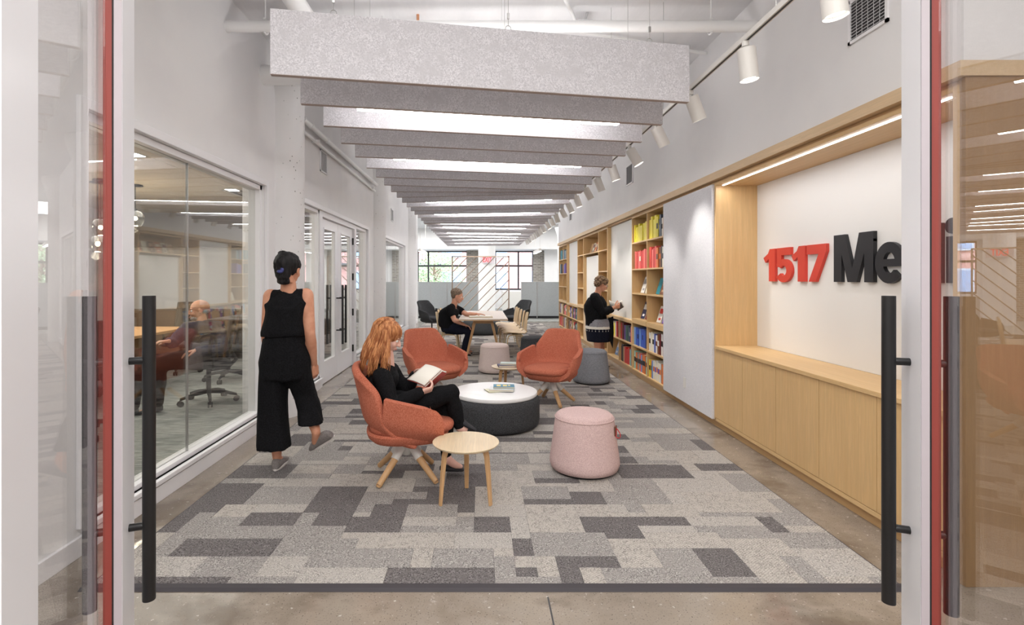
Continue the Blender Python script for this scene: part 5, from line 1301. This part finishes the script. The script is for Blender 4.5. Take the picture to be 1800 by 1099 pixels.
spines(12.38, 13.08, Z5, 'on the upper shelf of the second low bookcase, left half', rnd(9)); spines(11.67, 12.36, Z5, 'on the upper shelf of the second low bookcase, right half', rnd(9))
spines(12.38, 13.08, Z6, 'on the bottom shelf of the second low bookcase, left half', rnd(9)); spines(11.67, 12.36, Z6, 'on the bottom shelf of the second low bookcase, right half', rnd(9))
G1 = (13.77, 14.40); G2 = (13.12, 13.75)
spines(*G1, Z1, 'on the top shelf of the farthest bookcase, left column', [('charcoal', None)]*3+[('teal', None)]*3, fill=.6); spines(*G2, Z1, 'on the top shelf of the farthest bookcase, right column', [('sky', None), ('charcoal', None), ('teal', None), ('grey', None)], fill=.5)
spines(*G1, Z2, 'on the second shelf of the farthest bookcase, left column', [('grey', None), ('teal', None), ('charcoal', None)], fill=.4); spines(*G2, Z2, 'on the second shelf of the farthest bookcase, right column', [('purple', None), ('blue', None), ('purple', None)], fill=.45)
leaning(*G2, Z3, 'on the third shelf of the farthest bookcase, right column', [('grey', 'purple')]); leaning(*G1, Z4, 'on the fourth shelf of the farthest bookcase, left column', [('white', 'yellow')]); leaning(*G2, Z4, 'on the fourth shelf of the farthest bookcase, right column', [('cream', None), ('tan', None)])
spines(*G1, Z5, 'on the fifth shelf of the farthest bookcase, left column', rnd(8)); spines(*G2, Z5, 'on the fifth shelf of the farthest bookcase, right column', rnd(8))
spines(*G1, Z6, 'on the bottom shelf of the farthest bookcase, left column', [('red', None), ('coral', None), ('red', None), ('maroon', None), ('pink', None), ('red', None)]+rnd(2)); spines(*G2, Z6, 'on the bottom shelf of the farthest bookcase, right column', rnd(8))

# ================================================================ open office at the far end
def partition(name, x0, x1, y, label, splits, h=1.285):
    r = empty('office_partition', ((x0+x1)/2, y, 0), label=label, cat='partition', group='grey office partitions')
    xs = [x0]+splits+[x1]
    for i in range(len(xs)-1):
        mb = MB(); mb.box((xs[i]+.012, y-.02, .09), (xs[i+1]-.012, y+.02, h)); mb.build('panel', M['partition'], r, world=True, bevel=.003)
    for q in xs:
        mb = MB(); mb.box((q-.012, y-.026, .02), (q+.012, y+.026, h+.004)); mb.build('post', M['steel'] if q not in (x0, x1) else M['vent'], r, world=True)
    mb = MB(); mb.box((x0, y-.015, 0), (x1, y+.015, .09)); mb.build('foot_rail', M['black_soft'], r, world=True)
partition('p', -2.2, -.11, 18.0, 'long grey office partition behind the diagonal screen, left side', [-1.76, -1.18])
partition('p', 1.43, 3.2, 18.0, 'grey office partition to the right, beyond the chairs', [1.98])
partition('p', -6.0, -2.6, 18.4, 'grey office partition farther left, mostly hidden by the wall', [-4.9, -3.7])
mb = MB(); mb.box((.95, 22.6, .0), (1.9, 23.3, .84)); o = mb.build('storage_cabinet', M['white_metal'], None, bevel=.01); tag(o, 'low white storage cabinet beneath the right office window', 'cabinet')
# diagonal metal screen
sc = empty('diagonal_screen', (0, 17.2, 0), label='bronze metal room-divider screen with diagonal bars before the office', cat='screen')
SX0, SX1, SZ1, SY = -.975, .965, 2.16, 17.2
mb = MB()
for a, b in (((SX0, SY-.02, 0), (SX0+.04, SY+.02, SZ1)), ((SX1-.04, SY-.02, 0), (SX1, SY+.02, SZ1)), ((SX0, SY-.02, SZ1-.04), (SX1, SY+.02, SZ1)), ((SX0, SY-.02, .02), (SX1, SY+.02, .06))): mb.box(a, b)
mb.build('screen_frame', M['bronze'], sc, world=True)
x = -3.1
while x < SX1:
    # bar rising to the right at 45 degrees: z = (xx-x)
    a0 = max(SX0+.02, x); z0 = (a0-x)*1.02+.04; a1 = min(SX1-.02, x+(SZ1-.06)/1.02); z1 = (a1-x)*1.02+.04
    if z0 < SZ1-.1 and a1 > a0+.1:
        mb = MB(); mb.tube([V(a0, SY, z0), V(a1, SY, z1)], .014, 4); mb.build('diagonal_bar', M['bronze'], sc, world=True)
    x += .305
# exit sign on the round column
es = empty('exit_sign', (.27, 21.2, 2.2), label='red EXIT sign on the white round column', cat='sign')
cu = bpy.data.curves.new('exit_text', 'FONT'); cu.body = 'EXIT'; cu.size = .30; cu.extrude = .004; cu.offset = .003; cu.align_x = 'CENTER'; cu.align_y = 'CENTER'
to = bpy.data.objects.new('exit_letters', cu); COL.objects.link(to); dg = bpy.context.evaluated_depsgraph_get(); me = bpy.data.meshes.new_from_object(to.evaluated_get(dg)); bpy.data.objects.remove(to)
me.materials.clear(); me.materials.append(M['exit_red']); to = bpy.data.objects.new('exit_letters', me); COL.objects.link(to); to.parent = es; to.rotation_euler = (PI/2, 0, 0); to.location = (0, -.026, 0); to.scale = (.62, 1, 1)
mb = MB(); mb.box((-.30, -.02, -.14), (.30, .0, .14)); mb.build('sign_plate', M['frame_grey'], es); mb = MB(); mb.box((-.05, -.0, -.05), (.05, .05, .05)); mb.build('sign_mount', M['vent'], es)
es.location = (.27, 21.19, 1.4+(490-457)/900*21.2)
# linear pendants
for (x, y0, y1, z, lb) in ((-2.1, 17.6, 19.6, 2.34, 'left'), (2.03, 17.4, 19.4, 2.34, 'right')):
    r = empty('linear_pendant', (x, (y0+y1)/2, z), label='slim white linear pendant lamp over the far office, %s one' % lb, cat='lamp', group='linear pendants in the far office')
    mb = MB(); mb.box((x-.04, y0, z), (x+.04, y1, z+.09)); mb.build('housing', M['spot_white'], r, world=True)
    mb = MB(); mb.box((x-.034, y0+.01, z-.004), (x+.034, y1-.01, z)); mb.build('diffuser', M['led'], r, world=True)
    for y in (y0+.15, y1-.15): mb = MB(); mb.cyl((x, y, z+.09), (x, y, CZ), .005, n=5); mb.build('cable', M['spot_white'], r, world=True)
# white infill wall behind the right pier
mb = MB(); mb.box((2.95, 23.7, 0), (3.9, 24, CZ)); struct(mb, 'wall_far_right', M['wall'])

# ================================================================ meeting room furniture
mt = empty('meeting_table', (-4.55, 5.2, 0), label='warm wood meeting table behind the left glass wall', cat='table')
mb = MB(); mb.box((-5.2, 3.4, .71), (-3.95, 7.0, .745)); mb.build('table_top', M['table_orange'], mt, world=True, bevel=.006)
for y in (4.0, 6.4): mb = MB(); mb.box((-4.9, y-.04, .012), (-4.25, y+.04, .71)); mb.build('leg_panel', M['walnut'], mt, world=True)
def office_chair():
    r = empty('office_chair', (0, 0, 0))
    def bk(a, b):
        s = b*2-1; z = .52+.50*a; return V(-.22-.08*a+.05*s*s, s*(.215-.03*a), z)
    mb = MB(); mb.grid(bk, 8, 8); mb.build('back_mesh', M['mesh'], r, smooth=True, solid=.012)
    mb = MB(); mb.tube([bk(0, i/8)+V(0, 0, 0) for i in range(9)]+[bk(i/6, 1) for i in range(1, 7)]+[bk(1, 1-i/8) for i in range(1, 9)]+[bk(1-i/6, 0) for i in range(1, 7)], .013, 8); mb.build('back_frame', M['black_soft'], r, smooth=True)
    mb = MB(); mb.tube([V(-.23, 0, .56), V(-.28, 0, .46), V(-.20, 0, .38), V(0, 0, .36)], .022, 8); mb.build('back_support', M['black_soft'], r, smooth=True)
    mb = MB(); rg = []
    for k, z in ((.85, .40), (1, .415), (1.02, .44), (.97, .458), (.7, .468)): rg.append((V(.01, 0, z), V(1, 0, 0), .235*k, V(0, 1, 0), .24*k))
    loft(mb, rg, 28, 3.2); mb.build('seat', M['charcoal'], r, smooth=True)
    for s in (-1, 1):
        mb = MB(); mb.tube([V(-.03, s*.2, .40), V(-.03, s*.275, .42), V(-.03, s*.28, .63)], .014, 8); mb.box((-.14, s*.28-.035, .63), (.12, s*.28+.035, .655)); mb.build('armrest', M['black_soft'], r)
    mb = MB(); mb.cyl((0, 0, .11), (0, 0, .40), .026, n=12); mb.build('gas_column', M['black_soft'], r)
    for k in range(5):
        a = k*2*PI/5+.3; d = V(math.cos(a), math.sin(a), 0); mb = MB(); mb.tube([V(0, 0, .125), d*.16+V(0, 0, .11), d*.29+V(0, 0, .075)], [.026, .02, .015], 8)
        leg = mb.build('base_arm', M['black_soft'], r, smooth=True)
        s = V(-d.y, d.x, 0); mb = MB()
        for e in (-1, 1): mb.cyl(d*.29+s*e*.008+V(0, 0, .03), d*.29+s*e*.024+V(0, 0, .03), .03, n=14)
        mb.cyl(d*.29+V(0, 0, .03), d*.29+V(0, 0, .075), .008, n=8); mb.build('caster', M['black'], leg)
    return r
oc = office_chair()
for i, (x, y, a, lb) in enumerate(((-3.06, 5.76, PI+.55, 'black mesh office chair in which the bald man sits'), (-3.5, 4.5, PI-.3, 'black mesh office chair nearest the glass, left of the bald man'), (-3.45, 7.0, PI+.1, 'black mesh office chair behind the bald man, near the double doors'), (-5.6, 4.6, .1, 'black mesh office chair across the meeting table, nearer one'), (-5.6, 5.9, -.1, 'black mesh office chair across the meeting table, farther one'), (-4.45, 7.6, -PI/2, 'black mesh office chair at the far head of the meeting table'))):
    c = oc if i == 0 else copy_tree(oc); c.location = (x, y, .012); c.rotation_euler = (0, 0, a); tag(c, lb, 'office chair', 'office chairs in the meeting room')
cr = empty('credenza', (-4.5, 9.1, .012), label='dark walnut credenza along the back wall of the meeting room', cat='cabinet')
mb = MB(); mb.box((-6.3, 8.85, .10), (-2.6, 9.3, .85)); mb.build('body', M['walnut'], cr, world=True, bevel=.003)
mb = MB(); mb.box((-6.2, 8.9, .012), (-2.7, 9.3, .10)); mb.build('plinth', M['black_soft'], cr, world=True)
for i in range(6): mb = MB(); mb.box((-6.29+i*.615, 8.835, .12), (-6.29+i*.615+.605, 8.85, .83)); mb.build('door', M['walnut'], cr, world=True)
# globe pendants
for i, (x, y, z, lb) in enumerate(((-4.75, 6.35, 1.83, 'lowest clear glass globe pendant in the meeting room'), (-4.6, 6.2, 2.02, 'middle clear glass globe pendant in the meeting room'), (-4.42, 6.55, 2.17, 'highest clear glass globe pendant, beside the entrance door frame'))):
    r = empty('globe_pendant', (x, y, z), label=lb, cat='lamp', group='glass globe pendants over the meeting table')
    mb = MB(); mb.cyl((0, 0, 2.585-z), (0, 0, 2.60-z), .09, .08, n=24); mb.build('canopy', M['black'], r)
    mb = MB(); mb.cyl((0, 0, .11), (0, 0, 2.59-z), .005, n=8); mb.build('rod', M['black'], r)
    mb = MB(); mb.lathe([(.03, .10), (.07, .085), (.10, .04), (.105, 0), (.095, -.045), (.075, -.085), (.06, -.10)], 28); mb.build('globe', M['globe'], r, smooth=True, solid=.003)
    mb = MB(); mb.cyl((0, 0, .03), (0, 0, .12), .02, n=12); mb.build('socket', M['black'], r)
    l = bpy.data.lights.new('bulb_light', 'POINT'); l.energy = 7; l.shadow_soft_size = .05; l.color = (1, .88, .7); lo = bpy.data.objects.new('bulb_light', l); COL.objects.link(lo); lo.parent = r; lo.location = (0, 0, -.15)
    mb = MB(); mb.ball((0, 0, 0), .026, 12); mb.build('bulb', M['bulb'], r, smooth=True)
for i, (x, y) in enumerate(((-3.35, 4.95), (-3.35, 6.9), (-3.0, 7.5), (-5.4, 4.95), (-5.4, 6.9))):
    mb = MB(); mb.box((-.08, -.08, -.006), (.08, .08, 0)); mb.cur = 1; mb.box((-.065, -.065, -.0075), (.065, .065, -.006)); o = mb.build('downlight', [M['trim'], M['led']], None); o.location = (x, y, 2.5995)
    tag(o, 'small square downlight in the meeting room ceiling, %s' % ('nearest the glass', 'over the third chair', 'closest to the double doors', 'on the far side, nearer one', 'on the far side, farther one')[i], 'ceiling light', 'square downlights in the meeting room')
r = empty('ceiling_diffuser', (-3.2, 7.2, 2.6), label='square dark air diffuser in the meeting room ceiling', cat='vent')
for k in range(4):
    a = .30-.065*k; mb = MB()
    for (x0, x1, y0, y1) in ((-a, a, -a, -a+.03), (-a, a, a-.03, a), (-a, -a+.03, -a, a), (a-.03, a, -a, a)): mb.box((x0, y0, -.006-.004*k), (x1, y1, -.001))
    mb.build('vane', M['vent'] if k % 2 == 0 else M['vent_dark'], r)

# ================================================================ outside
m, nt, bs, N, L = newmat('red_brick'); M['brick_red'] = m
bt = N('ShaderNodeTexBrick'); bt.inputs['Scale'].default_value = 1; bt.inputs['Brick Width'].default_value = .22; bt.inputs['Row Height'].default_value = .08
bt.inputs['Mortar Size'].default_value = .008; bt.inputs[1].default_value = srgb(196, 132, 122); bt.inputs[2].default_value = srgb(180, 116, 108); bt.inputs[3].default_value = srgb(196, 170, 160)
tc = N('ShaderNodeTexCoord'); mp = N('ShaderNodeMapping'); mp.inputs['Rotation'].default_value = (PI/2, 0, 0); L(tc.outputs['Object'], mp.inputs[0]); L(mp.outputs[0], bt.inputs[0]); L(bt.outputs[0], bs.inputs[0]); bs.inputs['Roughness'].default_value = .9
mb = MB(); mb.box((-60, 24.4, -.9), (60, 60, -.8)); struct(mb, 'street', plain('asphalt', srgb(150, 150, 150), .9))
bl = empty('brick_building', (0, 38, -.8), label='red brick apartment building across the street outside', cat='building')
mb = MB(); mb.box((-30, 38, -.8), (30, 44, 13)); mb.build('wall', M['brick_red'], bl, world=True)
wl = plain('window_light_frame', srgb(196, 206, 214), .5); wg = plain('blue_reflection_pane', srgb(140, 168, 200), .15, 0, .8)  # pane blue is a reflection painted as flat colour
for fl in range(4):
    for i in range(12):
        x = -19.6+i*3.35; z = -.1+fl*3.1
        mb = MB(); mb.box((x-.06, 37.9, z-.06), (x+1.46, 38.02, z+2.06)); fr = mb.build('window', wl, bl, world=True)
        for a, b in ((0, .66), (.74, 1.4)):
            mb = MB(); mb.box((x+a+.03, 37.88, z+.04), (x+b, 37.91, z+1.96)); mb.build('pane', wg, fr, world=True)
for (x, z) in ((-5.0, 2.4), (5.0, 2.4)):
    mb = MB(); mb.box((x, 36.9, z), (x+2.6, 37.9, z+.12))
    for k in range(14): mb.box((x+k*.198, 36.92, z+.12), (x+k*.198+.02, 36.94, z+1.0))
    mb.box((x, 36.91, z+.98), (x+2.6, 36.95, z+1.03)); mb.build('balcony', M['window_black'], bl, world=True)
# trees
rt_ = random.Random(3)
for q, (tx, ty, hh, lb) in enumerate(((-2.6, 29.0, 2.6, 'leafy green street tree outside the left office window'), (-7.5, 30.5, 3.2, 'second leafy street tree farther left outside the windows'))):
    tr = empty('street_tree', (tx, ty, -.8), label=lb, cat='tree', group='street trees outside')
    mb = MB(); mb.tube([V(tx, ty, -.8), V(tx+.05, ty, .6), V(tx-.05, ty, 1.8), V(tx, ty, hh)], [.11, .09, .06, .03], 8)
    for k in range(9):
        a = rt_.uniform(0, 6.28); z0 = rt_.uniform(.7, 1.9); mb.tube([V(tx, ty, z0), V(tx+math.cos(a)*.6, ty+math.sin(a)*.6, z0+.5), V(tx+math.cos(a)*1.1, ty+math.sin(a)*1.1, z0+.8)], [.035, .02, .008], 5)
    mb.build('trunk', M['hair_brown'], tr, world=True)
    mb = MB()
    for k in range(5200):
        while True:
            p = V(rt_.uniform(-1, 1), rt_.uniform(-1, 1), rt_.uniform(-1, 1))
            if .25 < p.length < 1 and noise.noise(p*2.4+V(q*7, 0, 0)) > -.12: break
        c = V(tx+p.x*1.75, ty+p.y*1.6, 1.55+p.z*1.45); a = V(rt_.gauss(0, 1), rt_.gauss(0, 1), rt_.gauss(0, 1)).normalized()*.06; b = a.orthogonal().normalized()*.032
        mb.add([c-a, c+b, c+a, c-b], [(0, 1, 2, 3)], m=k % 2)
    o = mb.build('leaves', [plain('leaf_a%d' % q, srgb(128, 150, 104), .6), plain('leaf_b%d' % q, srgb(158, 172, 128), .6)], tr, world=True, merge=False); o['kind'] = 'stuff'
